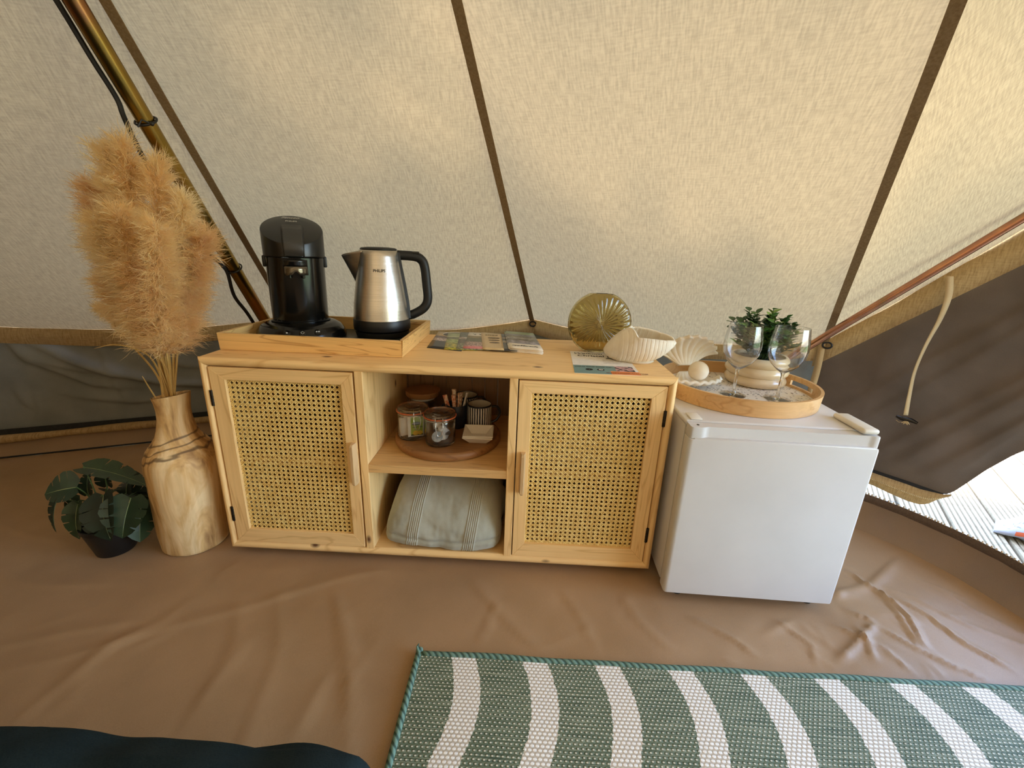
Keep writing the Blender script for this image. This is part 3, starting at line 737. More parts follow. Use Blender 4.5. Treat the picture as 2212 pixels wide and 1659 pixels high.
green = mixc(n, l, math_(n, l, 'MULTIPLY', dot.outputs[0], .85), gr.outputs[0], S(232, 226, 204))
cream = mixc(n, l, bead.outputs[0], S(196, 186, 168), S(250, 246, 236))
col = mixc(n, l, stripe, green, cream); l.new(col, p.inputs['Base Color']); p.inputs['Roughness'].default_value = .7
bump(n, l, p, bead.outputs[0], .55, .0016); RUGM = m
RX0, RX1, RY0, RY1 = .615, 2.11, -1.75, -.290
mb = MB(); mb.grid(lambda u, v: (RX0+.004+(RX1-RX0-.008)*u, RY0+(RY1-.004-RY0)*v, .0095+.0012*math.sin(u*21)*math.sin(v*9)), 60, 50)
uv = [(q[0], q[1]) for q in mb.v]; mb.build('woven_field', RUGM, rug, uv=uv)
mb = MB(); mb.box(RX0+.003, RX1-.003, RY0+.003, RY1-.003, .0015, .006); mb.build('backing', pm('rug backing', S(96, 104, 80), rough=.9), rug, smooth=False)
m, n, l, p = nodes('overlock yarn'); w = n.new('ShaderNodeTexWave'); w.inputs['Scale'].default_value = 42; w.bands_direction = 'DIAGONAL'; w.inputs['Distortion'].default_value = 1.2
l.new(mapping(n, l, (1, 1, 0)), w.inputs['Vector']); r = ramp(n, [(.1, S(52, 78, 66)), (.6, S(108, 138, 120))]); l.new(w.outputs['Fac'], r.inputs[0]); l.new(r.outputs[0], p.inputs['Base Color']); p.inputs['Roughness'].default_value = .75
bump(n, l, p, w.outputs['Fac'], .6, .0015)
edge = [(RX1, RY0, .007), (RX1, RY1, .007), (RX0, RY1, .008), (RX0+.006, RY0, .007)]
for a, b in zip(edge, edge[1:]):
    mb = MB(); q = [tuple(np.array(a)*(1-t)+np.array(b)*t+np.array([0, .0012*math.sin(t*37), .001*math.sin(t*23)])) for t in np.linspace(0, 1, 60)]; mb.tube(q, .0068, 8); mb.build('binding', m, rug, angle=None)
mb = MB(); mb.sphere((RX0+.001, RY1+.004, .012), .008, 12, 8, (1, 1, .8)); mb.tube([(RX0, RY1, .012), (RX0-.004, RY1+.006, .020), (RX0-.002, RY1+.012, .022)], [.004, .003, .001], 6); mb.build('corner_knot', m, rug)

# ================================================================== BED
bed = thing('bed', 'low bed with a dark teal wool blanket at the lower left corner', 'bed', (.1, -1.2, 0))
BEDM = fabric('dark teal wool', S(34, 46, 48), S(22, 33, 37), 420, .0, .95, .5, 14, .0012)
mb = MB(); mb.rbox(-.75, .58, -2.5, -.66, .04, .20, .03, 3); mb.build('mattress', pm('mattress ticking', S(190, 184, 172), rough=.9), bed)
for x, y in ((-.68, -2.4), (.53, -2.4), (-.68, -.78), (.53, -.78)):
    mb = MB(); mb.rbox(x-.03, x+.03, y-.03, y+.03, .0, .05, .004, 1); mb.build('leg', BLACKMATT, bed)
def bl(u, v):
    # u across the bed, v from the middle of the bed, over the end, down to the floor side
    sx_ = -.86+1.545*u
    e = .035*math.sin(u*17+1)*.25+.012*sgn_noise((u*6, v*3, 0), 1.0)
    path = [(-2.2, .235), (-1.1, .250), (-.74, .254), (-.67, .250), (-.632, .228), (-.616, .16), (-.610, .10), (-.606, .05)]
    t = v*(len(path)-1); i = min(int(t), len(path)-2); q = t-i
    y = path[i][0]*(1-q)+path[i+1][0]*q; z = path[i][1]*(1-q)+path[i+1][1]*q
    if z < .21: y += .012*math.sin(u*30)+.012*math.sin(u*13+1)
    # right hand side falls over the edge
    xr = max(0, (u-.955)/.045); z -= xr*xr*.16; x = sx_-.02*xr
    z += (.012*sgn_noise((sx_*4, y*5, 2), 1.0)+.007*sgn_noise((sx_*11, y*14, 5), 1.0)-.012*math.exp(-((sx_-.30)/.06)**2)*(y > -.8))*min(1, z*5)+.004*math.sin(sx_*40+y*22)*max(0, 1-abs(sx_-.58)*9)
    return (x, y+e*.4, max(z, .03))
mb = MB(); mb.grid(bl, 150, 90); o = mb.build('blanket', BEDM, bed, angle=None)
BEDM.node_tree.nodes['Principled BSDF'].inputs['Specular IOR Level'].default_value = .1
so_ = o.modifiers.new('thick', 'SOLIDIFY'); so_.thickness = .008; so_.offset = 1

# ================================================================== POLES, CABLE, STRAPS
def metal_var(name, cols, rough=.28, scale=(3, 3, 1.2)):
    m, n, l, p = nodes(name); t = noise(n, l, mapping(n, l, scale), 2.0, 3, .5, .8); r = ramp(n, cols); l.new(t.outputs[0], r.inputs[0]); l.new(r.outputs[0], p.inputs['Base Color'])
    p.inputs['Metallic'].default_value = 1; p.inputs['Roughness'].default_value = rough; return m
BRASS = metal_var('yellow zinc plating', [(.3, S(176, 138, 70)), (.5, S(152, 126, 60)), (.7, S(168, 118, 76))])
COPPER = metal_var('pink yellow zinc plating', [(.3, S(196, 146, 110)), (.5, S(178, 128, 104)), (.7, S(158, 132, 96))], .25, (6, 6, 6))
TIE = pm('black nylon', S(20, 19, 18), rough=.5)
PA, PB, PF = np.array([-.041, -.08, 1.282]), np.array([-.060, .390, .641]), np.array([-.0765, .845, .022])
pd = (PA-PB)/np.linalg.norm(PA-PB)
PQ = np.array([.33, -1.70, 2.50]); P_B = PA+pd*.03
lp = thing('tent_pole', 'brass coloured steel tent pole leaning up behind the pampas grass', 'pole', tuple(PF))
mb = MB(); mb.tube([PF, PB, PA, P_B]+[P_B*(1-t)**2+(P_B+pd*.10)*2*t*(1-t)+(P_B*.85+PQ*.15+np.array([0, 0, -.012]))*t*t for t in (.2, .4, .6, .8, 1)]+[PQ], .0178, 24); mb.build('tube', BRASS, lp)
mb = MB(); mb.tube([PF-pd*.0, PF+pd*.03], .021, 20); mb.build('end_cap', BLACKMATT, lp)
def ring_on(c, d, r, w=.0022, nm='cable_tie', par=None, tail=True):
    c = Vector(c); d = Vector(d).normalized(); a = d.cross(Vector((0, 0, 1))).normalized(); b = d.cross(a)
    mb = MB(); mb.tube([c+(a*math.cos(t)+b*math.sin(t))*r for t in np.linspace(0, 2*PI, 29)], w, 6, caps=False)
    if tail:
        q = c+(a*math.cos(2.6)+b*math.sin(2.6))*r
        mb.sphere(q, .005, 8, 6); mb.tube([q, q+Vector((-.012, -.012, .004)), q+Vector((-.016, -.02, -.012))], .0018, 5)
    return mb.build(nm, TIE, par)
def on_pole(px_y):   # point of the pole axis at a given height
    t = (px_y-PB[2])/(PA-PB)[2]; return PB+(PA-PB)*t
ring_on(on_pole(1.115), pd, .0215, .0026, 'cable_tie', lp); ring_on(on_pole(.788), pd, .0215, .0022, 'cable_tie', lp, False)
cb = [(.10, -.62, 1.60), (-.005, -.25, 1.385), (-.061, -.093, 1.275), (-.067, -.037, 1.202), (-.064, -.002, 1.146), (-.066, .010, 1.112), (-.085, .06, 1.05), (-.098, .140, .945), (-.092, .213, .851), (-.074, .252, .801), (-.071, .273, .774), (-.097, .327, .699), (-.093, .382, .626), (-.10, .50, .46), (-.12, .72, .2), (-.13, .80, .008)]
mb = MB(); mb.tube(smooth_path(cb, 8), .0052, 8); tag(mb.build('power_cable', pm('black rubber', S(30, 28, 26), rough=.55), None, (-.1, .3, .8)), 'black power cable tied along the brass coloured tent pole', 'cable')
rp = thing('tent_pole', 'thin copper coloured tent pole slanting up to the right of the plant', 'pole', (1.748, .455, 0))
QA, QB = np.array([1.748, .462, .556]), np.array([2.093, .217, .998]); qd = (QB-QA)/np.linalg.norm(QB-QA)
mb = MB(); mb.tube(smooth_path([(1.735, .47, .004), (1.735, .47, .30), (1.735, .470, .50), tuple(QA+qd*.03), tuple(QB), tuple(QB+qd*.7)], 6), .0118, 20); mb.build('tube', COPPER, rp)
STRAP = fabric('beige webbing', S(196, 168, 122), S(176, 148, 102), 700, .1, .9)
st = thing('tie_strap', 'beige fabric tie strap hanging over the dark door mesh with a black toggle', 'strap', (2.10, .37, .6))
pts = smooth_path([dp(.273, .842, -.022), dp(.286, .783, -.030), dp(.284, .712, -.030), dp(.272, .629, -.028), dp(.266, .543, -.028), dp(.271, .465, -.026), dp(.278, .392, -.026)], 8)
def ribbon(pts, wfn, th=.0014):
    mb = MB(); m = len(pts); vs_ = []
    for i, p in enumerate(pts):
        w, tw = wfn(i/(m-1)); d = E2*math.cos(tw)+N2*math.sin(tw); nn = N2*math.cos(tw)-E2*math.sin(tw)
        for a, b in ((-1, -1), (1, -1), (1, 1), (-1, 1)): vs_.append(tuple(np.array(p)+d*a*w/2+nn*b*th/2))
    mb.add(vs_, [(j*4+k, j*4+(k+1) % 4, (j+1)*4+(k+1) % 4, (j+1)*4+k) for j in range(m-1) for k in range(4)]+[(3, 2, 1, 0), (4*m-4, 4*m-3, 4*m-2, 4*m-1)]); return mb
ribbon(pts, lambda t: (.021-.006*t, .25+.9*math.sin(t*2.6))).build('webbing', STRAP, st, angle=None)
mb = MB(); q = Vector(dp(.282, .380, -.030)); mb.tube([q-Vector(E2)*.026+Vector((0, 0, .004)), q-Vector(E2)*.012, q, q+Vector(E2)*.014, q+Vector(E2)*.030-Vector((0, 0, .005))], [.004, .007, .0075, .007, .004], 10); mb.build('toggle', BLACKGLOSS, st)
mb = MB()
for i in range(5): mb.tube([q+Vector((0, -.004, -.004)), q+Vector(E2)*(-.012+.005*i)+Vector((0, -.006, -.014-.003*(i % 2)))], [.0035, .0012], 5)
mb.tube([q+Vector((0, -.004, -.008)), q-Vector(E2)*.018+Vector((0, -.004, -.014)), q-Vector(E2)*.026+Vector((0, -.004, -.009))], .0008, 5)
mb.build('frayed_end', STRAP, st)
st2 = tag(ribbon(smooth_path([dp(-.002, .61, -.016), dp(.004, .55, -.020), dp(.006, .484, -.018), dp(.004, .42, -.016), dp(0, .33, -.016)], 8), lambda t: (.022, .1)).build('tie_strap', STRAP, None, (1.91, .57, .5), angle=None), 'beige tie strap hanging at the hem corner behind the bamboo tray', 'strap')
for c, lab in (((.855, .955, .548), 'black rope loop in the hem eyelet behind the brochures'), (dp(.018, .582, -.020), 'black rope loop in the hem eyelet right of the wine glasses')):
    mb = MB(); c = Vector(c); e_ = Vector((1, 0, 0)) if c.x < 1 else Vector(E2)
    mb.tube([c+e_*math.cos(t)*.014+Vector((0, 0, 1))*math.sin(t)*.011 for t in np.linspace(0, 2*PI, 22)], .0032, 7, caps=False); tag(mb.build('rope_loop', TIE, None, c), lab, 'rope')

# ================================================================== ON THE SIDEBOARD
# ---- oak serving tray
T = thing('serving_tray', 'oak serving tray with dark slate base under the kettle and coffee maker', 'tray', (.25, .25, H))
TC0 = [(.003, .088), (.4975, .082), (.4960, .428), (.006, .436)]; th = .0455; wl_ = .011
def wall_piece(a, b, mat, mitre=True):
    a, b = Vector((*a, 0)), Vector((*b, 0)); d = (b-a).normalized(); nn = Vector((-d.y, d.x, 0)); lean = .0
    mb = MB(); q = [a, b, b+nn*wl_-d*wl_, a+nn*wl_+d*wl_]; out = -nn*.003
    vs_ = [(p.x, p.y, H+.0006) for p in q]+[(p.x+(out.x if i < 2 else out.x), p.y+(out.y if i < 2 else out.y), H+th) for i, p in enumerate(q)]
    mb.add(vs_, [(3, 2, 1, 0), (4, 5, 6, 7), (0, 1, 5, 4), (1, 2, 6, 5), (2, 3, 7, 6), (3, 0, 4, 7)]); mb.build('tray_wall', mat, T, smooth=False)
for i in range(4): wall_piece(TC0[i], TC0[(i+1) % 4], OAK_X if i % 2 == 0 else OAK_Y)
mb = MB(); mb.add([(TC0[i][0]*.98+.005, TC0[i][1]*.98+.005, H+.002) for i in range(4)]+[(TC0[i][0]*.98+.005, TC0[i][1]*.98+.005, H+.0055) for i in range(4)], [(3, 2, 1, 0), (4, 5, 6, 7), (0, 1, 5, 4), (1, 2, 6, 5), (2, 3, 7, 6), (3, 0, 4, 7)])
mb.build('tray_base', pm('slate grey laminate', S(64, 72, 66), S(52, 60, 56), 20, rough=.35), T, smooth=False)
TZ = H+.0055

# ---- pod coffee maker (front turned a little towards the room)
cm = thing('coffee_maker', 'tall black pod coffee maker standing on the left of the oak tray', 'coffee maker', (.130, .285, TZ))
CX, CY = .130, .288; RC = rotz((CX, CY, 0), math.radians(27))
loc = lambda x, y, z: (CX+x, CY+y, z)
def lid_top(y): # slanted top: high at the back
    return .905-.42*y*-1*-1 if False else .899+.50*y
mb = MB(); rr = .0790
mb.lathe([(rr-.004, .0), (rr-.001, .02), (rr, .19), (rr+.0005, .200)], loc(0, 0, TZ+.034), 48); mb.lathe([(rr-.004, .0), (rr-.004, .002)], loc(0, 0, TZ+.232), 48)
mb.xf(RC); mb.build('column', BLACKGLOSS, cm)
mb = MB(); n_ = 56; vs_ = []; rl = .0825; zb0 = TZ+.236
rows = [('b', rl-.002, 0), ('b', rl, .003), ('t', rl, -.0035), ('t', rl-.0008, -.0008), ('t', rl-.003, .0002), ('t', rl*.6, .0045), ('t', rl*.25, .006), ('t', .001, .0065)]
for kind, r, dz in rows:
    for i in range(n_):
        a = 2*PI*i/n_; x, y = r*math.cos(a), r*math.sin(a)
        z = zb0+dz if kind == 'b' else .904+.50*y+dz
        vs_.append(loc(x, y, z))
mb.add(vs_, [(j*n_+i, j*n_+(i+1) % n_, (j+1)*n_+(i+1) % n_, (j+1)*n_+i) for j in range(len(rows)-1) for i in range(n_)]); mb.xf(RC); lid = mb.build('lid', pm('black satin plastic', S(20, 20, 19), S(17, 17, 16), 30, rough=.32), cm, angle=32)
ztop = lambda x, y: .904+.50*y+.0062*(1-min(1, (x*x+y*y)/rl**2))+.001
# lever plate folding over the front edge
mb = MB(); path = [(-.006, .0035), (-.03, .0035), (-.055, .0035), (-.075, .003)]
pts = [(y, ztop(0, y)+o) for y, o in path]; pts += [(-.0865, pts[-1][1]-.006), (-.0895, pts[-1][1]-.018), (-.0900, pts[-1][1]-.040)]
m_ = len(pts); vs_ = []
for i, (y, z) in enumerate(pts):
    w = .026-.001*i*.2
    for s in (-1, -.85, .85, 1): vs_.append(loc(s*w, y-(0.0015 if abs(s) < .9 else 0), z+(.0012 if abs(s) < .9 else -.004)))
mb.add(vs_, [(i*4+k, i*4+k+1, (i+1)*4+k+1, (i+1)*4+k) for i in range(m_-1) for k in range(3)]); mb.xf(RC); o = mb.build('lever', pm('dark grey satin', S(48, 46, 43), S(42, 40, 37), 30, rough=.38), cm, angle=30)
so_ = o.modifiers.new('t', 'SOLIDIFY'); so_.thickness = .004; so_.offset = -1
# spout: hooded black arch over a shiny twin nozzle
mb = MB(); mb.grid(lambda u, v: loc(-.029+.058*u, -.0800-.014*math.sin(PI*u)*(1-.2*v), TZ+.230-.018*v), 14, 4); mb.xf(RC); o = mb.build('spout_hood', BLACKGLOSS, cm)
so_ = o.modifiers.new('t', 'SOLIDIFY'); so_.thickness = .004
mb = MB(); mb.grid(lambda u, v: loc(-.028+.056*u, -.0775-.020*math.sin(PI*u)**.6, TZ+.212-(.024 if abs(u-.5) > .17 else .024-.010*math.cos((u-.5)/.17*PI/2))*v-.0), 24, 3); mb.xf(RC); o = mb.build('spout', pm('smoked chrome plastic', S(120, 112, 98), S(100, 92, 78), 20, rough=.16, metal=.8), cm)
so_ = o.modifiers.new('t', 'SOLIDIFY'); so_.thickness = .0035
for s in (-1, 1):
    mb = MB(); mb.lathe([(.005, 0), (.0045, -.010), (.003, -.011)], loc(.017*s, -.086, TZ+.190), 12); mb.xf(RC); mb.build('nozzle', BLACKGLOSS, cm)
    mb = MB(); mb.rbox(CX+s*.080-.006, CX+s*.080+.006, CY-.010, CY+.010, TZ+.206, TZ+.238, .003, 2); mb.xf(RC); mb.build('side_catch', BLACKMATT, cm)
def base_p(u, v):
    a = 2*PI*u; prof = [(.96, 0), (1.0, .004), (1.0, .012), (.965, .026), (.88, .040), (.76, .049), (.64, .053), (.0, .053)]
    t = v*(len(prof)-1); i = min(int(t), len(prof)-2); q = t-i; r = prof[i][0]*(1-q)+prof[i+1][0]*q; z = prof[i][1]*(1-q)+prof[i+1][1]*q
    fr_k = max(0, -math.sin(a)); rx, ry = .126*r, (.106+.012*fr_k)*r
    return loc(rx*math.cos(a), -.022+ry*math.sin(a), TZ+.0005+z*(1-.10*fr_k*r))
mb = MB(); mb.grid(base_p, 56, 28, cu=True); mb.xf(RC); mb.build('base', BLACKGLOSS, cm, angle=50)
mb = MB(); mb.lathe([(.080, 0), (.082, .002), (.078, .003), (.074, .0025), (.001, .0025)], loc(0, -.03, TZ+.0525), 40, 1, .62)
for i in range(-6, 7): mb.rbox(CX+i*.0105-.002, CX+i*.0105+.002, CY-.03-.04*math.sqrt(1-(i/7)**2), CY-.03+.02, TZ+.054, TZ+.058, .0008, 1)
mb.xf(RC); mb.build('drip_tray', BLACKMATT, cm)
def base_front(x, dz=0): # point and outward normal on the sloping front of the base
    a = -PI/2+math.asin(max(-1, min(1, x/.112))); return Vector(base_p((a/(2*PI)) % 1, .50)), Vector((math.cos(a)*.6, math.sin(a), 1.15)).normalized()
for x, sym in ((-.038, 'a'), (0, 'p'), (.038, 'b')):
    p_, nrm_ = base_front(x); p_ = RC @ p_; nrm_ = (RC.to_3x3() @ nrm_).normalized()
    Fm = frame(p_+nrm_*.0005, RC.to_3x3() @ Vector((1, 0, 0)), nrm_)
    mb = MB(); mb.lathe([(.0100, -.002), (.0100, .0012), (.0085, .0022), (.001, .0026)], (0, 0, 0), 20, cap0=True); mb.xf(Fm); b = mb.build('button', BLACKGLOSS, cm)
    mb = MB()
    if sym == 'p':
        mb.tube([(.0040*math.cos(t), .0040*math.sin(t), .0030) for t in np.linspace(PI*.5+.6, PI*2.5-.6, 16)], .0006, 4); mb.tube([(0, .0015, .003), (0, .0052, .003)], .0006, 4)
    else:
        for q in ((0,) if sym == 'a' else (-.003, .003)): mb.lathe([(.0024, 0), (.0024, .0006)], (q, -.0006, .0028), 10, cap1=True)
    mb.xf(Fm); mb.build('symbol', WHITEINK, b, smooth=False)
Ft = lambda x, y: frame(RC @ Vector(loc(x, y, ztop(x, y)+.0025)), RC.to_3x3() @ Vector((1, 0, 0)), RC.to_3x3() @ Vector((0, -.50, 1)))
text('Senseo', .017, Ft(-.003, .052), WHITEINK, lid, shear=.45); text('PHILIPS', .0095, Ft(.0, .028), WHITEINK, lid, bold=.0002)

# ---- kettle
kt = thing('kettle', 'brushed steel electric kettle with black handle on the oak tray', 'kettle', (.3605, .345, TZ))
KX, KY = .3620, .345; RK = rotz((KX, KY, 0), math.radians(14)); KZ = TZ
m, n, l, p = nodes('brushed steel'); p.inputs['Metallic'].default_value = 1; p.inputs['Roughness'].default_value = .26
t = noise(n, l, mapping(n, l, (6, 6, 700)), 1, 3); r = ramp(n, [(.3, S(206, 200, 190)), (.7, S(186, 180, 168))]); l.new(t.outputs[0], r.inputs[0]); l.new(r.outputs[0], p.inputs['Base Color']); bump(n, l, p, t.outputs[0], .08, .0004)
p.inputs['Anisotropic'].default_value = .7
STEELB = m
mb = MB(); mb.lathe([(.076, 0.0008), (.080, .003), (.083, .012), (.083, .018), (.078, .020)], (KX, KY, KZ), 48, cap0=True); mb.lathe([(.001, .020), (.078, .020)], (KX, KY, KZ), 48); mb.xf(RK); mb.build('power_base', BLACKMATT, kt)
mb = MB(); mb.lathe([(.078, .021), (.0870, .024), (.0878, .034), (.0872, .054), (.0862, .056)], (KX, KY, KZ), 56); mb.xf(RK); mb.build('lower_ring', BLACKMATT, kt)
kr = lambda z: interp([.055, .10, .16, .22, .262], [.0860, .0825, .0738, .0635, .0570], z)
mb = MB(); mb.lathe([(kr(z), z) for z in np.linspace(.055, .260, 14)]+[(.0555, .2625), (.050, .2632)], (KX, KY, KZ), 64); mb.xf(RK); body = mb.build('body', STEELB, kt, angle=50)
mb = MB(); mb.lathe([(.0535, .2615), (.0545, .266), (.050, .2695), (.03, .2715), (.001, .272)], (KX, KY, KZ), 48); mb.xf(RK); mb.build('lid', BLACKMATT, kt)
# spout: triangular beak on the left
def spt(u, v):  # u around the beak, v from the lip (0) down to where it dies into the body (1)
    z = .262-.100*v; R = kr(z)-.004; out = .054*(1-v)**1.05+.002; hw = .036*(1-v)**.7+.003
    ph = (u-.5)*2
    x = -(R*math.cos(hw/R*ph*1.0))-out*(1-abs(ph)**1.35); y = hw*ph*(1-.25*(1-abs(ph)))
    zz = z-.018*(1-abs(ph))*(1-v)
    return (KX+x, KY+y, KZ+zz)
mb = MB(); mb.grid(spt, 20, 16); mb.xf(RK); o = mb.build('spout', STEELB, kt, angle=60); so_ = o.modifiers.new('t', 'SOLIDIFY'); so_.thickness = .0016; so_.offset = -1
hp = [(kr(.250)-.004, .250), (.106, .2475), (.128, .237), (.1375, .213), (.1425, .160), (.1445, .115), (.131, .088), (.100, .069), (kr(.066)-.004, .064)]
mb = MB(); P3 = smooth_path([(KX+x, KY, KZ+z) for x, z in hp], 6); mb.tube(P3, [.0125]*len(P3), 12, flat=1.15); mb.xf(RK); mb.build('handle', BLACKSOFT, kt, angle=None)
mb = MB(); zs_ = np.linspace(.058, .258, 12); vs_ = []
for z in zs_:
    R = kr(z)
    for a, d in ((-.24, .0003), (-.20, .006), (.20, .006), (.24, .0003)): vs_.append((KX+(R+d)*math.cos(a), KY+(R+d)*math.sin(a), KZ+z))
mb.add(vs_, [(j*4+k, j*4+k+1, j*4+k+5, j*4+k+4) for j in range(11) for k in range(3)]); mb.xf(RK); mb.build('handle_spine', BLACKSOFT, kt)
mb = MB(); mb.rbox(KX+.100, KX+.122, KY-.010, KY+.010, KZ+.2535, KZ+.2625, .003, 2); mb.xf(RK); mb.build('lid_button', BLACKGLOSS, kt)
ang = math.atan2(CAM[1]-KY, CAM[0]-KX)-.02
def wrap(co):
    R = kr(.2045+co.y)+.0006; a = ang+co.x/R; return Vector((KX+R*math.cos(a), KY+R*math.sin(a), KZ+.2045+co.y))
text('PHILIPS', .0112, Matrix.Identity(4), INK, body, warp=wrap, bold=.0003)

# ---- leaflets and booklets
def leaflet(corners, z, th, mat, label, group=None, curl=0.0, fold=False):
    """four corners front-left, front-right, back-right, back-left"""
    c = [Vector((x, y, 0)) for x, y in corners]; ce = sum(c, Vector())/4
    o = thing('leaflet', label, 'leaflet', (ce.x, ce.y, z), group)
    mb = MB(); uvs = []
    def top(u, v):
        p = c[0]*(1-u)*(1-v)+c[1]*u*(1-v)+c[2]*u*v+c[3]*(1-u)*v; uvs.append((u, v)); return (p.x, p.y, z+th+curl*(v-.5)**2)
    mb.grid(top, 6, 8); k = mb.build('cover', mat, o, uv=uvs, angle=None)
    s_ = k.modifiers.new('t', 'SOLIDIFY'); s_.thickness = th; s_.offset = -1
    return o, (lambda u, v, e=.0003: (c[0]*(1-u)*(1-v)+c[1]*u*(1-v)+c[2]*u*v+c[3]*(1-u)*v)+Vector((0, 0, z+th+curl*(v-.5)**2+e)))
def print_mat(name, bands, nscale=18, amt=.5, dark=S(40, 42, 40)):
    """flat print: horizontal fields of colour, each with its own photographic mottle. bands: (v start, colour a, colour b, mottle)"""
    m, n, l, p = nodes(name); tc = n.new('ShaderNodeTexCoord'); sx = n.new('ShaderNodeSeparateXYZ'); l.new(tc.outputs['UV'], sx.inputs[0])
    col = None
    for i, (v0, a, b, sc_) in enumerate(bands):
        t = noise(n, l, mapping(n, l, (sc_, sc_*1.6, 1), 'UV'), 1, 5, .65); r = ramp(n, [(.40, a), (.60, b)]); l.new(t.outputs[0], r.inputs[0])
        if col is None: col = r.outputs[0]
        else: col = mixc(n, l, math_(n, l, 'GREATER_THAN', sx.outputs[1], v0), col, r.outputs[0])
    l.new(col, p.inputs['Base Color']); p.inputs['Roughness'].default_value = .3
    return m
Z0 = H+.0004
M1 = print_mat('print church', [(0, S(44, 44, 44), S(50, 50, 48), 3), (.42, S(228, 214, 208), S(110, 66, 54), 12), (.58, S(60, 60, 60), S(120, 84, 80), 9), (.72, S(196, 168, 120), S(186, 158, 110), 3)])
o, at = leaflet([(.534, .212), (.640, .186), (.615, .446), (.518, .470)], Z0, .0012, M1, 'dark leaflet with a church photo at the left end of the brochure fan', 'leaflets on the sideboard')
mb = MB(); q = at(.62, .86); mb.lathe([(.034, 0), (.034, .0004), (.031, .0005), (.001, .0005)], (q.x, q.y, q.z), 30, 1.1, 1.15, cap0=True); mb.build('round_emblem', pm('charcoal print', S(66, 60, 54), S(88, 82, 74), 200, rough=.4), o)
mb = MB(); q = at(.62, .86); mb.tube([(q.x+.0375*math.cos(t), q.y+.040*math.sin(t), q.z+.0003) for t in np.linspace(0, 2*PI, 40)], .0012, 4, caps=False); mb.build('emblem_ring', WHITEP, o)
M2 = print_mat('print meadow', [(0, S(206, 188, 72), S(96, 110, 40), 9), (.36, S(196, 196, 120), S(112, 140, 70), 7), (.56, S(92, 96, 72), S(126, 128, 92), 6), (.70, S(148, 160, 110), S(160, 172, 128), 4)])
leaflet([(.588, .193), (.684, .200), (.650, .452), (.556, .449)], Z0+.0014, .0010, M2, 'green and yellow flower meadow leaflet second in the brochure fan', 'leaflets on the sideboard')
M3 = print_mat('print town', [(0, S(176, 176, 140), S(60, 64, 50), 14), (.30, S(80, 84, 66), S(120, 104, 84), 8), (.55, S(206, 200, 190), S(150, 120, 104), 6), (.68, S(60, 66, 56), S(120, 122, 110), 16)])
leaflet([(.622, .199), (.722, .203), (.697, .458), (.597, .460)], Z0+.0026, .0010, M3, 'dark leaflet with a small house photo third in the brochure fan', 'leaflets on the sideboard')
M4 = print_mat('print pink flowers', [(0, S(204, 120, 118), S(216, 150, 146), 3), (.14, S(212, 180, 164), S(104, 74, 62), 16), (.38, S(104, 100, 74), S(92, 92, 66), 5), (.62, S(150, 130, 84), S(120, 104, 66), 6), (.76, S(234, 226, 214), S(226, 216, 204), 3)])
o, at = leaflet([(.640, .209), (.742, .212), (.728, .455), (.627, .458)], Z0+.0038, .0010, M4, 'white topped leaflet with pink flowers in the middle of the brochure fan', 'leaflets on the sideboard')
text("'t Wad", .026, frame(at(.5, .86), (1, .02, 0), (0, 0, 1)), INK, o, bold=.0004)
M5 = print_mat('print kraft', [(0, S(214, 184, 132), S(206, 176, 122), 3)])
o, at = leaflet([(.700, .199), (.762, .198), (.738, .450), (.668, .460)], Z0+.0050, .0010, M5, 'tan leaflet with blurred grey print right of the pink flower leaflet', 'leaflets on the sideboard')
text('altijd', .022, frame(at(.5, .84), (1, -.05, 0), (0, 0, 1)), pm('brown ink', S(92, 80, 60), rough=.6), o, bold=.0003)
for i in range(3):
    mb = MB(); q = at(.60, .66-.14*i); mb.lathe([(.020-.002*i, 0), (.020-.002*i, .0002), (.001, .0003)], (q.x, q.y, q.z), 20, 1.0, .55); mb.build('soft_print', pm('soft grey brown print %d' % i, S(150, 128, 96), S(96, 86, 74), 80, rough=.6), o)
M6 = print_mat('print slate', [(0, S(64, 64, 62), S(58, 58, 56), 3)])
o, at = leaflet([(.722, .196), (.800, .197), (.790, .450), (.705, .452)], Z0+.0044, .0005, M6, 'slate grey leaflet with a pale oval beside the booklet stack', 'leaflets on the sideboard')
mb = MB(); q = at(.78, .72); mb.lathe([(.030, 0), (.030, .0003), (.001, .0005)], (q.x, q.y, q.z), 24, 1, .5); mb.build('pale_oval', pm('pale print', S(206, 196, 178), S(150, 140, 124), 60, rough=.5), o)
mb = MB(); q = at(.80, .45); mb.tube([q+Vector((-.028, .02, 0)), q+Vector((0, .012, 0)), q+Vector((.02, 0, 0))], .0012, 4); mb.tube([q+Vector((-.028, .004, 0)), q+Vector((.02, -.008, 0))], .0010, 4); mb.build('line_print', WHITEP, o)
M7 = print_mat('print dunes', [(0, S(236, 226, 206), S(232, 220, 198), 3), (.25, S(176, 168, 178), S(96, 90, 88), 5), (.44, S(120, 112, 92), S(70, 60, 46), 9), (.52, S(178, 172, 160), S(120, 116, 110), 6), (.64, S(140, 132, 90), S(66, 60, 40), 9), (.70, S(132, 134, 146), S(110, 104, 98), 5), (.82, S(146, 162, 118), S(128, 148, 104), 4)])
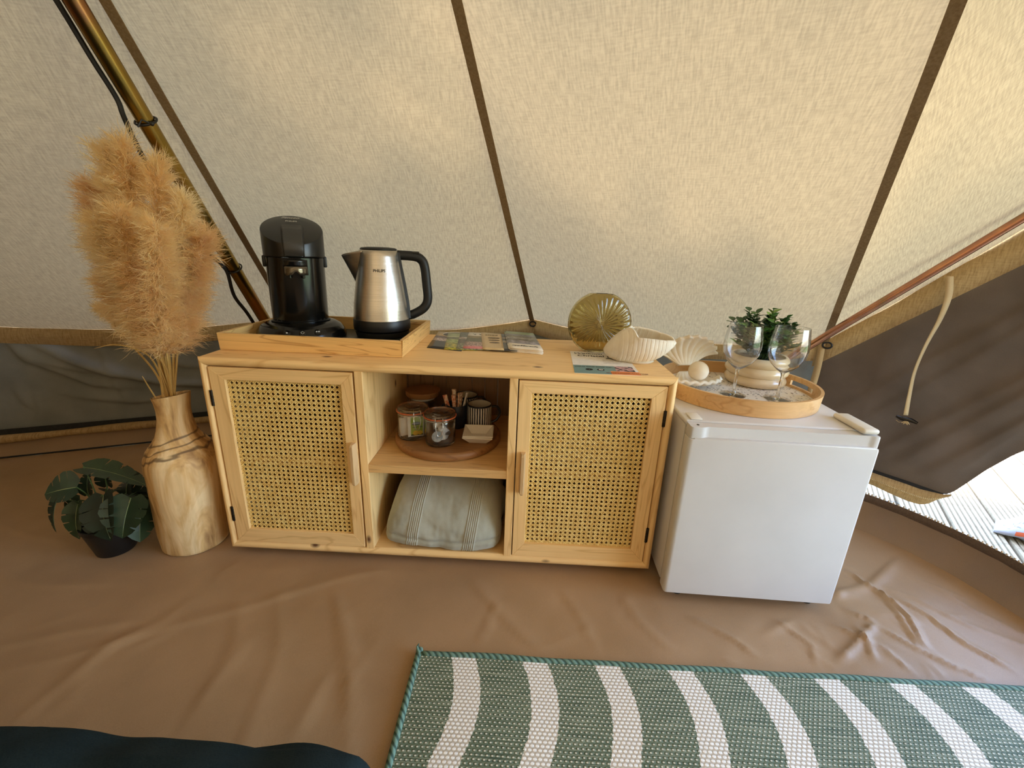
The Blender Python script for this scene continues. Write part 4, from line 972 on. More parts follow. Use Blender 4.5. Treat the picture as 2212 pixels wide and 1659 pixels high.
for i in range(4):
    j = [(0, 0), (.002, .001), (-.002, .0015), (.001, -.001)][i]; zz = Z0+.0001+.0034*i
    lab = ['lowest booklet of the stack at the right end of the brochures', 'second lowest booklet of the stack at the right end of the brochures', 'second highest booklet of the stack at the right end of the brochures', 'top booklet of the stack, dune photos above a white title'][i]
    cs = [(.776+j[0], .208+j[1]), (.873+j[0], .186+j[1]), (.853+j[0]-.006*i*.3, .446+j[1]), (.752+j[0]-.004*(3-i)*.5, .466+j[1])]
    o, at = leaflet(cs, zz, .0031, M7, lab, 'booklets in the stack'); o.name = 'booklet'; WL['booklet'] = WL.get('booklet', Vector(o.location))
    WL[o.name] = Vector(o.location)
    if i == 3:
        text('oppMarsufe', .0165, frame(at(.5, .14), (.98, -.20, 0), (0, 0, 1)), INK, o, bold=.0005); text('Wandelen bij zee', .0095, frame(at(.55, .90), (.98, -.20, 0), (0, 0, 1)), pm('yellow ink', S(222, 214, 120), rough=.5), o)
# welcome card
cd = thing('welcome_card', 'white and teal welcome card lying under the glass vase and shell planter', 'card', (1.05, .13, H))
cc = [Vector((.946, .008, 0)), Vector((1.110, .0085, 0)), Vector((1.118, .252, 0)), Vector((.957, .250, 0))]
cat_ = lambda u, v, e=0: cc[0]*(1-u)*(1-v)+cc[1]*u*(1-v)+cc[2]*u*v+cc[3]*(1-u)*v+Vector((0, 0, H+.0007+e))
def cpatch(u0, u1, v0, v1, mat, nm, e=.0001):
    mb = MB(); mb.add([cat_(u0, v0, e), cat_(u1, v0, e), cat_(u1, v1, e), cat_(u0, v1, e)], [(0, 1, 2, 3)]); return mb.build(nm, mat, cd, smooth=False)
mb = MB(); mb.add([tuple(cat_(u, v)) for u, v in ((0, 0), (1, 0), (1, 1), (0, 1))]+[tuple(cat_(u, v)-Vector((0, 0, .0006))) for u, v in ((0, 0), (1, 0), (1, 1), (0, 1))], [(0, 1, 2, 3), (7, 6, 5, 4), (0, 4, 5, 1), (1, 5, 6, 2), (2, 6, 7, 3), (3, 7, 4, 0)])
mb.build('card_sheet', WHITEP, cd, smooth=False)
cpatch(0, .66, 0, .33, pm('teal print', S(120, 150, 146), S(114, 144, 140), 8, rough=.5), 'teal_field')
cpatch(.56, 1, 0, .12, pm('orange print field', S(236, 140, 72), S(230, 132, 64), 8, rough=.5), 'orange_field', .00018)
cpatch(.66, .95, .12, .33, pm('photo print', S(206, 160, 160), S(60, 52, 54), 70, rough=.5, lo=.45, hi=.55), 'photo_strip', .00018)
cf = lambda u, v: frame(cat_(u, v, .0004), (1, .01, 0), (0, 0, 1))
text('Welkom', .024, cf(.30, .885), INK, cd, bold=.0002, shear=.35); text('Christel en', .024, cf(.44, .775), INK, cd, bold=.0005, shear=.1)
text('VOLG ONS OOK OP:', .0105, cf(.32, .265), INK, cd, bold=.0002); text('GLAMPINGZEELAND.COM', .0088, cf(.80, .055), pm('red brown ink', S(120, 40, 30), rough=.6), cd, bold=.0003)
for i, u in enumerate((.24, .42)):
    mb = MB(); q = cat_(u, .16, .0002); mb.lathe([(.0095, 0), (.0095, .0002), (.001, .0003)], q, 20); e = mb.build('round_icon', INK, cd)
text('f', .014, cf(.24, .16), WHITEP, cd, bold=.0006)
mb = MB(); q = cat_(.42, .16, .0006); mb.tube([q+Vector((.005*math.cos(t), .005*math.sin(t), 0)) for t in np.linspace(0, 2*PI, 16)], .0006, 4, caps=False); mb.build('icon_ring', WHITEP, cd)
mb = MB(); mb.tube([tuple(cat_(.60+.02*i, .66+.03*math.sin(i*.6), .0004)) for i in range(8)], .0009, 4); mb.build('arrow_line', INK, cd)
for i in range(4):
    cpatch(.52, .84-.04*(i % 2), .60-.05*i, .615-.05*i, pm('grey fine print', S(140, 130, 118), S(226, 218, 204), 900, rough=.7, lo=.49, hi=.51), 'fine_print', .0002)

# ---- ribbed amber glass disc vase
gv = thing('glass_vase', 'round flat amber glass vase with swirled ribs beside the white shell planter', 'vase', (1.040, .262, H))
GX, GY, GZ, GR = 1.038, .262, .672, .0925
def disc(side, thk, R, rib):
    def f(u, v):
        a = 2*PI*u; r = R*v; t = (1-v**2.6)
        h = .008+(thk-.008)*t**.75
        w = rib*math.sin(30*a+side*-1*2.4*v*2.2)*min(1, v*2.2)*min(1, (1-v)*7)
        x = GX+r*math.cos(a); z = GZ+r*math.sin(a); 
        z = min(max(z, H+.0010 if R > .0915 else H+.005), H+.1725)
        return (x, GY-side*(h+w), z)
    return f
mb = MB(); nu_, nv_ = 240, 26
mb.grid(disc(1, .030, GR, .0015), nu_, nv_, cu=True); mb.grid(disc(-1, .030, GR, .0015), nu_, nv_, cu=True, flip=True)
n1 = nu_*(nv_+1); mb.f += [(nv_*nu_+i, nv_*nu_+(i+1) % nu_, n1+nv_*nu_+(i+1) % nu_, n1+nv_*nu_+i) for i in range(nu_)]; mb.mi += [0]*nu_
n2 = len(mb.v)
mb.grid(disc(1, .0270, GR-.0042, .0015), nu_, nv_, cu=True, flip=True); mb.grid(disc(-1, .0270, GR-.0042, .0015), nu_, nv_, cu=True)
mb.f += [(n2+nv_*nu_+(i+1) % nu_, n2+nv_*nu_+i, n2+n1+nv_*nu_+i, n2+n1+nv_*nu_+(i+1) % nu_) for i in range(nu_)]; mb.mi += [0]*nu_
# cut the mouth open and join inner to outer wall there
me = mb.mesh('t'); bm = bmesh.new(); bm.from_mesh(me); bpy.data.meshes.remove(me)
zt_ = H+.1725
dl = [f for f in bm.faces if all(v.co.z > zt_-.0002 for v in f.verts)]; bmesh.ops.delete(bm, geom=dl, context='FACES')
bmesh.ops.dissolve_degenerate(bm, dist=.00001, edges=bm.edges)
be = [e for e in bm.edges if e.is_boundary]
try: bmesh.ops.bridge_loops(bm, edges=be)
except Exception as ex: print('bridge', ex)
bmesh.ops.recalc_face_normals(bm, faces=bm.faces); print('vase boundary', len([e for e in bm.edges if e.is_boundary]))
me = bpy.data.meshes.new('vase_glass'); bm.to_mesh(me); bm.free(); finish(me, AMBER, True, 50); link('vase_glass', me, gv)

# ---- white conch planter
cp = thing('shell_planter', 'white ceramic conch shell planter at the right end of the sideboard', 'planter', (1.13, .15, H))
ax0, ax1 = np.array([1.047, .175, .613]), np.array([1.221, .135, .646])
def conch(u, v):
    s = v; c = ax0*(1-s)+ax1*s
    R = interp([0, .03, .10, .22, .36, .48, .6, .75, .88, .96, 1], [.001, .011, .025, .040, .0475, .0485, .0455, .0370, .0245, .0130, .003], s)
    cz = interp([0, .15, .36, .6, .8, 1], [.0, .005, .009, .002, -.001, .004], s)
    # cross-section: full turn near the tip, then the mouth opens upward: low rim in front, high rim behind
    op = min(1, max(0, (s-.30)/.12)); op = op*op*(3-2*op)
    a = math.radians(90-34*op)-u*math.radians(360-92*op)
    ridge = -.0007*(.5+.5*math.cos(2*PI*s*17+1.2*math.sin(a)))**4*min(1, s*6)
    lip = .005*(abs(u-.5)*2)**18*op
    r = R+ridge+lip
    return (c[0]+.10*r*math.sin(a), c[1]+r*math.cos(a)*.95, max(c[2]+cz+r*math.sin(a)*.96, H+.0035))
mb = MB(); mb.grid(conch, 64, 150); o = mb.build('shell', CERAM, cp, angle=None); so_ = o.modifiers.new('t', 'SOLIDIFY'); so_.thickness = .0055; so_.offset = -1
mb = MB(); mb.lathe([(.034, .0005), (.040, .005), (.030, .008)], (1.135, .153, H), 24, 1.1, .8, cap0=True); mb.build('foot', CERAM, cp)

# ================================================================== IN THE OPEN SHELVES
BT = SHZ+.0245
bd = thing('serving_board', 'thick round wooden board holding the jars and mugs', 'board', (.60, .192, SHZ))
mb = MB(); R_ = .1585
mb.lathe([(.001, .0005), (R_-.008, .0005), (R_-.002, .003), (R_, .008), (R_, .018), (R_-.003, .0225), (R_-.008, .0245)], (.600, .192, SHZ), 72); mb.lathe([(R_-.008, .0245), (.001, .0245)], (.600, .192, SHZ), 72); mb.build('board_disc', ACACIA, bd)
RUBBER = pm('orange rubber', S(206, 106, 52), S(190, 92, 44), 30, rough=.5)
def clip_jar(name, label, cx, cy, face, h=.098, r=.0435):
    t = thing(name, label, 'jar', (cx, cy, BT), 'clip top jars'); c = (cx, cy, BT)
    mb = MB(); ro = [(.001, .0006), (r*.84, .0006), (r*.95, .003), (r, .010), (r, h*.72), (r*.985, h*.76), (r*.93, h*.79), (r*.95, h*.82), (r*.95, h*.845)]
    ri = [(r*.88, h*.845), (r*.88, h*.79), (r*.93, h*.74), (r*.945, h*.70), (r*.945, .014), (r*.88, .008), (.001, .007)]
    mb.lathe(ro+ri, c, 40); mb.build('jar_body', GLASS, t, angle=32)
    mb = MB(); mb.lathe([(r*.90, h*.850), (r*1.07, h*.850), (r*1.08, h*.862), (r*1.07, h*.875), (r*.90, h*.875)], c, 40); mb.build('rubber_seal', RUBBER, t)
    mb = MB(); mb.lathe([(r*.86, h*.80), (r*.90, h*.88), (r*1.02, h*.885), (r*1.03, h*.93), (r*.99, h*.96), (r*.80, h*.985), (r*.72, h*.97), (r*.5, h*.965), (r*.45, h*.98), (.001, h*.985)], c, 40)
    mb.lathe([(r*.80, h*.80), (r*.86, h*.80)], c, 40); mb.lathe([(.001, h*.93), (r*.70, h*.92), (r*.80, h*.90), (r*.80, h*.80)], c, 40); mb.build('glass_lid', GLASS, t, angle=32)
    mb = MB(); mb.tube([(cx+r*1.0*math.cos(q), cy+r*1.0*math.sin(q), BT+h*.795) for q in np.linspace(0, 2*PI, 40)], .0011, 6, caps=False)
    f = Vector((math.cos(face), math.sin(face), 0)); s_ = Vector((-f.y, f.x, 0)); C_ = Vector(c)
    for sg_ in (-1, 1):
        mb.tube(smooth_path([C_+f*r*1.02+s_*.011*sg_+Vector((0, 0, h*.795)), C_+f*r*1.16+s_*.011*sg_+Vector((0, 0, h*.84)), C_+f*r*1.14+s_*.010*sg_+Vector((0, 0, h*.93)), C_+f*r*.95+s_*.008*sg_+Vector((0, 0, h*.985))], 5), .0011, 6)
        mb.tube(smooth_path([C_+f*r*1.03+s_*.009*sg_+Vector((0, 0, h*.80)), C_+f*r*1.14+s_*.010*sg_+Vector((0, 0, h*.66)), C_+f*r*1.10+s_*.006*sg_+Vector((0, 0, h*.46))], 5), .0010, 6)
    mb.tube([C_+f*r*1.10+s_*.006*math.cos(q)+Vector((0, 0, h*.46-.006*math.sin(q))) for q in np.linspace(0, PI, 10)], .0010, 6); mb.build('wire_clip', STEELW, t)
    return t
J1 = (.504, .145); J2 = (.590, .111)
clip_jar('storage_jar', 'clip top glass jar with green tea bags at the left of the board', *J1, math.atan2(-1, .55))
clip_jar('storage_jar', 'clip top glass jar with creamer cups in front of the black cup', *J2, math.atan2(-1, .15))
# tea bags inside the first jar
TB = iter(['pale tea bag furthest left in the left jar', 'pale tea bag second from the left in the left jar', 'pale tea bag right behind the green one in the left jar', 'pale tea bag third behind the green one in the left jar', 'pale tea bag at the back of the left jar', 'pale tea bag at the back left of the left jar'])
def packet(label, c, rot, w, h, mat, tilt=0.0, th=.004, cat='tea bag', group='tea bags in the left jar', nm='tea_bag'):
    o = thing(nm, label, cat, c, group); M = Matrix.Translation(Vector(c)) @ Matrix.Rotation(rot, 4, 'Z') @ Matrix.Rotation(tilt, 4, 'X')
    mb = MB(); mb.rbox(-w/2, w/2, -th/2, th/2, 0, h, .0012, 1); mb.xf(M); k = mb.build('packet', mat, o, smooth=False); return o, M
GRN = pm('green tea wrapper', S(176, 190, 66), S(150, 172, 52), 40, rough=.5)
J1v = Vector((*J1, BT+.0075)); rz_ = .42
o, M = packet('green tea bag with a yellow fruit print facing out of the left jar', tuple(J1v+Vector((.012, -.018, 0))), rz_, .046, .060, WHITEP)
mb = MB(); mb.box(-.0145, .0195, -.0026, -.0021, .004, .0595); mb.xf(M); mb.build('green_panel', GRN, o, smooth=False)
mb = MB()
for x, z, r in ((-.001, .012, .0085), (.011, .012, .0075)): mb.lathe([(r, 0), (.001, .0002)], (0, 0, 0), 16, fn=lambda p, r_, a, zz, x=x, z=z, r=r: (x+r_*math.cos(a)*1.0, -.0029, z+r_*math.sin(a)*.85))
mb.xf(M); mb.build('fruit_print', pm('yellow print', S(238, 196, 62), S(226, 164, 40), 60, rough=.5), o, smooth=False)
mb = MB(); mb.lathe([(.0135, 0), (.001, .0002)], (0, 0, 0), 20, fn=lambda p, r_, a, zz: (.0015+r_*math.cos(a)*.95, -.0029, .041+r_*math.sin(a)*.42)); mb.box(-.0145, .0195, -.0029, -.0027, .004, .008); mb.xf(M); mb.build('dark_badge', pm('dark green print', S(58, 66, 36), rough=.5), o, smooth=False)
text('PICKWICK', .0056, M @ frame((.0015, -.0034, .0418), (1, 0, 0), (0, -1, 0)), WHITEINK, o, bold=.00015); text('GREEN TEA', .0054, M @ frame((.0035, -.0034, .0305), (1, 0, 0), (0, -1, 0)), INK, o, bold=.00018)
for i, (x, y, rz, t_) in enumerate(((-.014, -.012, .62, .03), (-.022, -.002, .75, .05), (.012, -.009, .40, 0), (.010, .003, .38, -.04), (.006, .014, .35, -.05), (-.012, .006, .7, .0))):
    packet(next(TB), tuple(J1v+Vector((x, y, 0))), rz, .044, .058-.001*i, pm('tea paper', S(232, 222, 206), S(218, 206, 188), 40, rough=.8), t_)
# creamer cups and sachets in the second jar
J2v = Vector((*J2, BT+.008))
ALU = pm('aluminium foil', S(150, 160, 172), S(96, 108, 122), 80, rough=.3, metal=.8)
for i, (x, y, z, tx, rz) in enumerate(((-.006, -.016, .016, 1.15, .3), (.012, .010, .012, .3, 1.0), (-.010, .010, .034, 2.2, .5), (.012, -.006, .036, .9, 2.0))):
    o = thing('creamer_cup', ['white creamer cup tipped on its side, dark foil facing out of the jar', 'white creamer cup at the back of the right jar', 'upper white creamer cup leaning in the right jar', 'white creamer cup high at the right side of the jar'][i], 'creamer', tuple(J2v+Vector((x, y, z))), 'creamer cups in the right jar')
    M = Matrix.Translation(J2v+Vector((x, y, z))) @ Matrix.Rotation(rz, 4, 'Z') @ Matrix.Rotation(tx, 4, 'X')
    mb = MB(); mb.lathe([(.001, -.010), (.0105, -.010), (.0125, .008), (.0150, .0085), (.0150, .0092)], (0, 0, 0), 20); mb.xf(M); mb.build('cup', WHITEPL, o)
    mb = MB(); mb.lathe([(.0152, .0092), (.001, .0098)], (0, 0, 0), 20); mb.xf(M); mb.build('foil_lid', ALU, o)
for i in range(3):
    o = thing('paper_sachet', ['frontmost', 'middle', 'rearmost'][i]+' white paper sachet crumpled among the creamer cups', 'sachet', tuple(J2v), 'paper sachets in the right jar')
    M = Matrix.Translation(J2v+Vector((.008-.010*i, -.012+.012*i, .004+.010*i))) @ Matrix.Rotation(.4+i*.5, 4, 'Z') @ Matrix.Rotation(-.2, 4, 'X')
    mb = MB(); mb.grid(lambda u, v: ((u-.5)*.020, .002*math.sin(v*7+i), v*.042), 4, 8); mb.xf(M); k = mb.build('sachet', WHITEP, o); s_ = k.modifiers.new('t', 'SOLIDIFY'); s_.thickness = .002
# jar with the bamboo lid
t = thing('storage_jar', 'glass jar with a round bamboo lid at the back of the board', 'jar', (.498, .300, BT)); c = (.498, .300, BT)
mb = MB(); mb.lathe([(.001, .0006), (.040, .0006), (.043, .004), (.043, .070), (.041, .076), (.038, .076), (.0405, .068), (.0405, .006), (.001, .005)], c, 40); mb.build('jar_body', GLASS, t, angle=32)
mb = MB(); mb.lathe([(.001, .0735), (.0375, .0735), (.0375, .0765), (.052, .0770), (.0555, .082), (.0558, .092), (.054, .0945), (.001, .0945)], c, 48); mb.build('bamboo_lid', ACACIA, t)
mb = MB(); mb.lathe([(.0376, .066), (.0392, .068), (.0392, .072), (.0376, .0735)], c, 32); mb.build('silicone_ring', WHITEPL2, t)
PAD = pm('coffee pad paper', S(120, 98, 72), S(84, 64, 44), 60, rough=.9)
for i in range(6):
    z = BT+.0065+i*.0098; dx, dy = .004*math.sin(i*2.1), .004*math.cos(i*1.7)
    o = thing('coffee_pad', ['lowest', 'second lowest', 'third lowest', 'third highest', 'second highest', 'topmost'][i]+' round paper coffee pad stacked inside the bamboo lidded jar', 'coffee pad', (c[0]+dx, c[1]+dy, z), 'coffee pads in the jar')
    mb = MB(); mb.lathe([(.001, 0), (.024, .0006), (.034, .0036), (.024, .0082), (.001, .0094)], (c[0]+dx, c[1]+dy, z), 28); mb.build('pad', PAD, o)
# black cup of sugar sticks
t = thing('cup', 'dark navy cup holding paper sugar sticks behind the jars', 'cup', (.628, .225, BT)); c = (.618, .235, BT)
NAVY = pm('dark navy glaze', S(30, 34, 44), S(22, 26, 36), 200, rough=.35)
mb = MB(); mb.lathe([(.001, .0006), (.027, .0006), (.030, .003), (.0325, .074), (.0318, .0755), (.0298, .074), (.0275, .006), (.001, .005)], c, 36); mb.build('cup_body', NAVY, t, angle=50)
mb = MB(); hd_ = Vector((math.cos(2.75), math.sin(2.75), 0)); mb.tube(smooth_path([Vector(c)+hd_*.031+Vector((0, 0, .066)), Vector(c)+hd_*.050+Vector((0, 0, .062)), Vector(c)+hd_*.056+Vector((0, 0, .042)), Vector(c)+hd_*.047+Vector((0, 0, .022)), Vector(c)+hd_*.030+Vector((0, 0, .016))], 5), .0036, 8); mb.build('handle', NAVY, t, angle=None)
SUG = [pm('sugar stick %d' % i, a, b, 140, rough=.7, lo=.42, hi=.58) for i, (a, b) in enumerate(((S(232, 196, 164), S(206, 120, 84)), (S(226, 206, 178), S(196, 150, 116)), (S(216, 190, 160), S(150, 110, 84)), (S(230, 204, 176), S(220, 160, 120)), (S(222, 214, 202), S(210, 200, 186))))]
sticks = [(-.017, -.012, -.28, .05, .100, 0), (-.008, .004, -.05, .1, .112, 1), (-.002, -.014, -.10, .12, .096, 0), (.008, -.004, .10, .06, .106, 2), (.016, -.010, .22, .10, .108, 4), (.004, .012, .05, -.1, .104, 3)]
slab_ = ['red printed sugar stick leaning left in the navy cup', 'tallest tan sugar stick at the back of the navy cup', 'red printed sugar stick at the front of the navy cup', 'brown striped sugar stick right of centre in the navy cup', 'white and black sugar stick leaning right in the navy cup', 'orange sugar stick at the rear of the navy cup']
for i, (x, y, ty, tx, L, mi) in enumerate(sticks):
    o = thing('sugar_stick', slab_[i], 'sugar', (c[0]+x*.6, c[1]+y*.6, BT+.006), 'sugar sticks in the cup')
    M = Matrix.Translation(Vector((c[0]+x*.55, c[1]+y*.55, BT+.0065))) @ Matrix.Rotation(ty, 4, 'Y') @ Matrix.Rotation(-tx, 4, 'X') @ Matrix.Rotation(.3*i, 4, 'Z')
    mb = MB(); mb.lathe([(.0005, 0), (.0062, .003), (.0068, L*.5), (.0066, L-.012), (.0072, L-.004), (.0074, L)], (0, 0, 0), 10, 1, .42, cap1=True)
    mb.xf(M); mb.build('sachet', SUG[mi], o, angle=None)
    if i == 4: mb = MB(); mb.lathe([(.0042, 0), (.001, .0002)], (0, 0, 0), 12, fn=lambda p, r_, a, z: (r_*math.cos(a)*.8, -.0034, L-.022+r_*math.sin(a)*2.2)); mb.xf(M @ Matrix.Rotation(-.3*i, 4, 'Z')); mb.build('dark_print', INK, o, smooth=False)
# striped mugs
m, n, l, p = nodes('striped glaze'); tc = n.new('ShaderNodeTexCoord'); sx = n.new('ShaderNodeSeparateXYZ'); l.new(tc.outputs['UV'], sx.inputs[0])
t_ = noise(n, l, mapping(n, l, (40, 3, 1), 'UV'), 1, 2); a = math_(n, l, 'ADD', math_(n, l, 'MULTIPLY', sx.outputs[0], 30), math_(n, l, 'MULTIPLY', t_.outputs[0], .25))
st_ = math_(n, l, 'GREATER_THAN', math_(n, l, 'FRACT', a), .52); l.new(mixc(n, l, st_, S(34, 34, 42), S(222, 214, 202)), p.inputs['Base Color']); p.inputs['Roughness'].default_value = .25; STRIPE = m
MUGIN = pm('pale mug glaze', S(196, 184, 162), S(186, 174, 152), 20, rough=.3); MUGDK = pm('charcoal glaze', S(36, 36, 42), S(30, 30, 36), 20, rough=.3)
def mug(cx, cy, label, ha):
    t = thing('mug', label, 'mug', (cx, cy, BT), 'striped mugs'); r, h = .0375, .0800; c = (cx, cy, BT)
    mb = MB(); uvs = []
    def out(u, v): uvs.append((u, v)); rr = r*(.93+.07*min(1, v*8)); return (cx+rr*math.cos(2*PI*u), cy+rr*math.sin(2*PI*u), BT+.001+(h-.006)*v)
    mb.grid(out, 68, 8); mb.build('mug_wall', STRIPE, t, uv=uvs, angle=None)
    mb = MB(); mb.lathe([(r, h-.006), (r, h-.001), (r-.001, h), (r-.0025, h), (r-.003, h-.002)], c, 48); mb.build('rim', MUGDK, t)
    mb = MB(); mb.lathe([(r-.003, h-.002), (r-.0034, .01), (r-.008, .005), (.001, .005)], c, 48); mb.lathe([(.001, .0005), (r*.93, .0008)], c, 48); mb.build('inner_wall', MUGIN, t)
    d = Vector((math.cos(ha), math.sin(ha), 0)); C_ = Vector(c)
    mb = MB(); mb.tube(smooth_path([C_+d*(r-.001)+Vector((0, 0, .068)), C_+d*(r+.018)+Vector((0, 0, .066)), C_+d*(r+.027)+Vector((0, 0, .046)), C_+d*(r+.018)+Vector((0, 0, .024)), C_+d*(r-.001)+Vector((0, 0, .014))], 6), .0040, 8); mb.build('handle', MUGDK, t, angle=None)
mug(.6895, .235, 'front striped mug behind the white square dishes', .25); mug(.637, .315, 'rear striped mug standing behind the front striped mug', .30)
# white square dishes
DISH = pm('white porcelain', S(232, 224, 208), S(224, 214, 196), 12, rough=.25)
def dish(z, label, rz):
    t = thing('square_dish', label, 'dish', (.697, .138, z), 'square dishes'); c = (.697, .140, z)
    def ring(h_, zz): return [(c[0]+sx_*h_, c[1]+sy_*h_, zz) for sx_, sy_ in ((-1, -1), (1, -1), (1, 1), (-1, 1))]
    lv_ = [ring(.024, z+.0006), ring(.0425, z+.0215), ring(.0430, z+.0245), ring(.0405, z+.0245), ring(.0220, z+.0045)]
    mb = MB(); mb.add([p for r in lv_ for p in r], [(j*4+k, j*4+(k+1) % 4, (j+1)*4+(k+1) % 4, (j+1)*4+k) for j in range(4) for k in range(4)]+[(3, 2, 1, 0), (16, 17, 18, 19)]); mb.xf(rotz(c, rz)); mb.build('dish_body', DISH, t, smooth=False)
dish(BT, 'lower white square dish of the nested pair on the board', .02); dish(BT+.0055, 'upper white square dish of the nested pair on the board', .05)

# folded linen on the lower shelf
LIN = fabric('grey green linen', S(178, 175, 156), S(154, 153, 135), 900, .25, .95, .3, 9)
bk = thing('folded_blanket', 'folded grey green linen cover with stitched pleats on the bottom shelf', 'blanket', (.605, .19, .040))
LP = [(.30, .0415), (.10, .0410), (.030, .0415), (.008, .056), (.003, .085), (.010, .118), (.028, .150), (.060, .184), (.105, .212), (.16, .228), (.24, .236), (.31, .228), (.345, .19), (.350, .12), (.340, .06)]
LPs = [np.array(q) for q in smooth_path([(a_, b_, 0) for a_, b_ in LP+[LP[0]]], 8)]
def lin(u, v):
    t = (u-.5)*2; q = v*(len(LPs)-1); i = min(int(q), len(LPs)-2); q -= i
    p = LPs[i]*(1-q)+LPs[i+1]*q; y, z = p[0], p[1]
    k = (1-abs(t)**7)**.30; cy_, cz_ = .18, .105
    y = cy_+(y-cy_)*(.55+.45*k); z = cz_+(z-cz_)*(.30+.70*k)
    # lumpy layers inside: two soft steps, sagging between
    hw = .171-.030*max(0, (z-.05)/.19)**1.4
    x = .606+hw*t+.010*(z-.04)/.2
    z -= .010*math.sin(u*7+.5)*max(0, (z-.12)/.12)*.6
    w = .010*nz.noise((x*8, y*6, z*8))+.0055*nz.noise((x*20, y*14, z*26))+.0012*nz.noise((x*70, y*50, z*60))
    n_ = np.array([0, y-cy_, z-cz_]); n_ /= np.linalg.norm(n_)+1e-9
    for pc in (.522, .684):
        c0 = pc+.028*(z-.05)/.2
        for m_ in range(6): w += .0022*math.exp(-((x-(c0+(m_-2.5)*.0056))/.0016)**2)
    w += -.006*math.exp(-((z-.078-.006*math.sin(x*18))/.006)**2)*(1 if y < .1 else 0)
    return (x, y+n_[1]*w, max(z+n_[2]*w, .0410))
mb = MB(); mb.grid(lin, 420, 130, cv=False); mb.build('folded_cloth', LIN, bk, angle=None)
mb = MB()
def tail(u, v): return (.752+.022*math.sin(v*3)*(.5+u)+.012*u, .10+.12*u+.006*math.sin(v*9), .046+.13*(1-v)*(.6+.4*math.sin(u*PI))+.006*nz.noise((u*6, v*6, 2)))
mb.grid(tail, 24, 24); o = mb.build('hanging_corner', LIN, bk, angle=None); s_ = o.modifiers.new('t', 'SOLIDIFY'); s_.thickness = .004
# tan cloth behind the right cane door
tw = thing('folded_cloth', 'tan folded cloth glimpsed through the cane of the right door', 'cloth', (.99, .22, .302))
TAN = fabric('tan cotton', S(206, 184, 140), S(186, 162, 118), 600, .2, .95)
for i in range(3):
    mb = MB(); mb.rbox(.835, 1.155, .055+.004*i, .36, .3025+.048*i, .3025+.048*i+.047, .018, 3); mb.build('fold', TAN, tw)

# ================================================================== ON THE FRIDGE
ot = thing('round_tray', 'round bamboo tray with speckled base and handle holes on the fridge', 'tray', (1.43, .185, FT)); OC = (1.432, .187, FT); ORX, ORY = .2085, .2075
def wallp(rx_, z, a): return (OC[0]+rx_*math.cos(a), OC[1]+rx_*math.sin(a)*ORY/ORX, OC[2]+z)
mb = MB(); NA, hole = 144, (.0155, .0300)
ai = [2*PI*i/NA for i in range(NA)]
zl = [.001, .0155, .0300, .0440]
def flare(z): return ORX-.004+.004*(z/.045)
def in_hole(i):
    d = min(abs((ai[i]+PI/NA-c+PI) % (2*PI)-PI) for c in (.06, PI+.06)); return d < .235
vs_ = []
for r_off in (0, -.0075):
    for z in zl:
        for a in ai: vs_.append(wallp(flare(z)+r_off, z, a))
def vid(o_, j, i): return (o_*4+j)*NA+i % NA
fs_ = []
for i in range(NA):
    for j in range(3):
        if j == 1 and in_hole(i): continue
        fs_.append((vid(0, j, i), vid(0, j, i+1), vid(0, j+1, i+1), vid(0, j+1, i))); fs_.append((vid(1, j, i+1), vid(1, j, i), vid(1, j+1, i), vid(1, j+1, i+1)))
    fs_.append((vid(0, 3, i), vid(0, 3, i+1), vid(1, 3, i+1), vid(1, 3, i))); fs_.append((vid(0, 0, i+1), vid(0, 0, i), vid(1, 0, i), vid(1, 0, i+1)))
    if in_hole(i):
        fs_.append((vid(0, 1, i), vid(0, 1, i+1), vid(1, 1, i+1), vid(1, 1, i))); fs_.append((vid(0, 2, i+1), vid(0, 2, i), vid(1, 2, i), vid(1, 2, i+1)))
    if in_hole(i) != in_hole((i+1) % NA):
        k = i+1; fs_.append((vid(0, 1, k), vid(0, 2, k), vid(1, 2, k), vid(1, 1, k)))
mb.add(vs_, fs_); mb.build('tray_rim', BAMBOO, ot, angle=40)
m, n, l, p = nodes('terrazzo print'); vo = n.new('ShaderNodeTexVoronoi'); vo.inputs['Scale'].default_value = 130; vo.inputs['Randomness'].default_value = 1; l.new(mapping(n, l, (1, 1, .1)), vo.inputs['Vector'])
sxc = n.new('ShaderNodeSeparateColor'); l.new(vo.outputs['Color'], sxc.inputs[0]); thr = math_(n, l, 'MULTIPLY', sxc.outputs[0], .46)
chip = math_(n, l, 'LESS_THAN', vo.outputs['Distance'], thr); cr_ = ramp(n, [(0, S(46, 44, 50)), (.5, S(110, 104, 100)), (.8, S(160, 132, 98))]); l.new(sxc.outputs[1], cr_.inputs[0])
l.new(mixc(n, l, chip, S(240, 234, 222), cr_.outputs[0]), p.inputs['Base Color']); p.inputs['Roughness'].default_value = .35
mb = MB(); mb.lathe([(.001, .0085), (ORX-.0085, .0085)], OC, 72, 1, ORY/ORX); mb.lathe([(ORX-.0085, .0015), (.001, .0015)], OC, 72, 1, ORY/ORX); mb.build('tray_base', m, ot)
OZ = FT+.0090
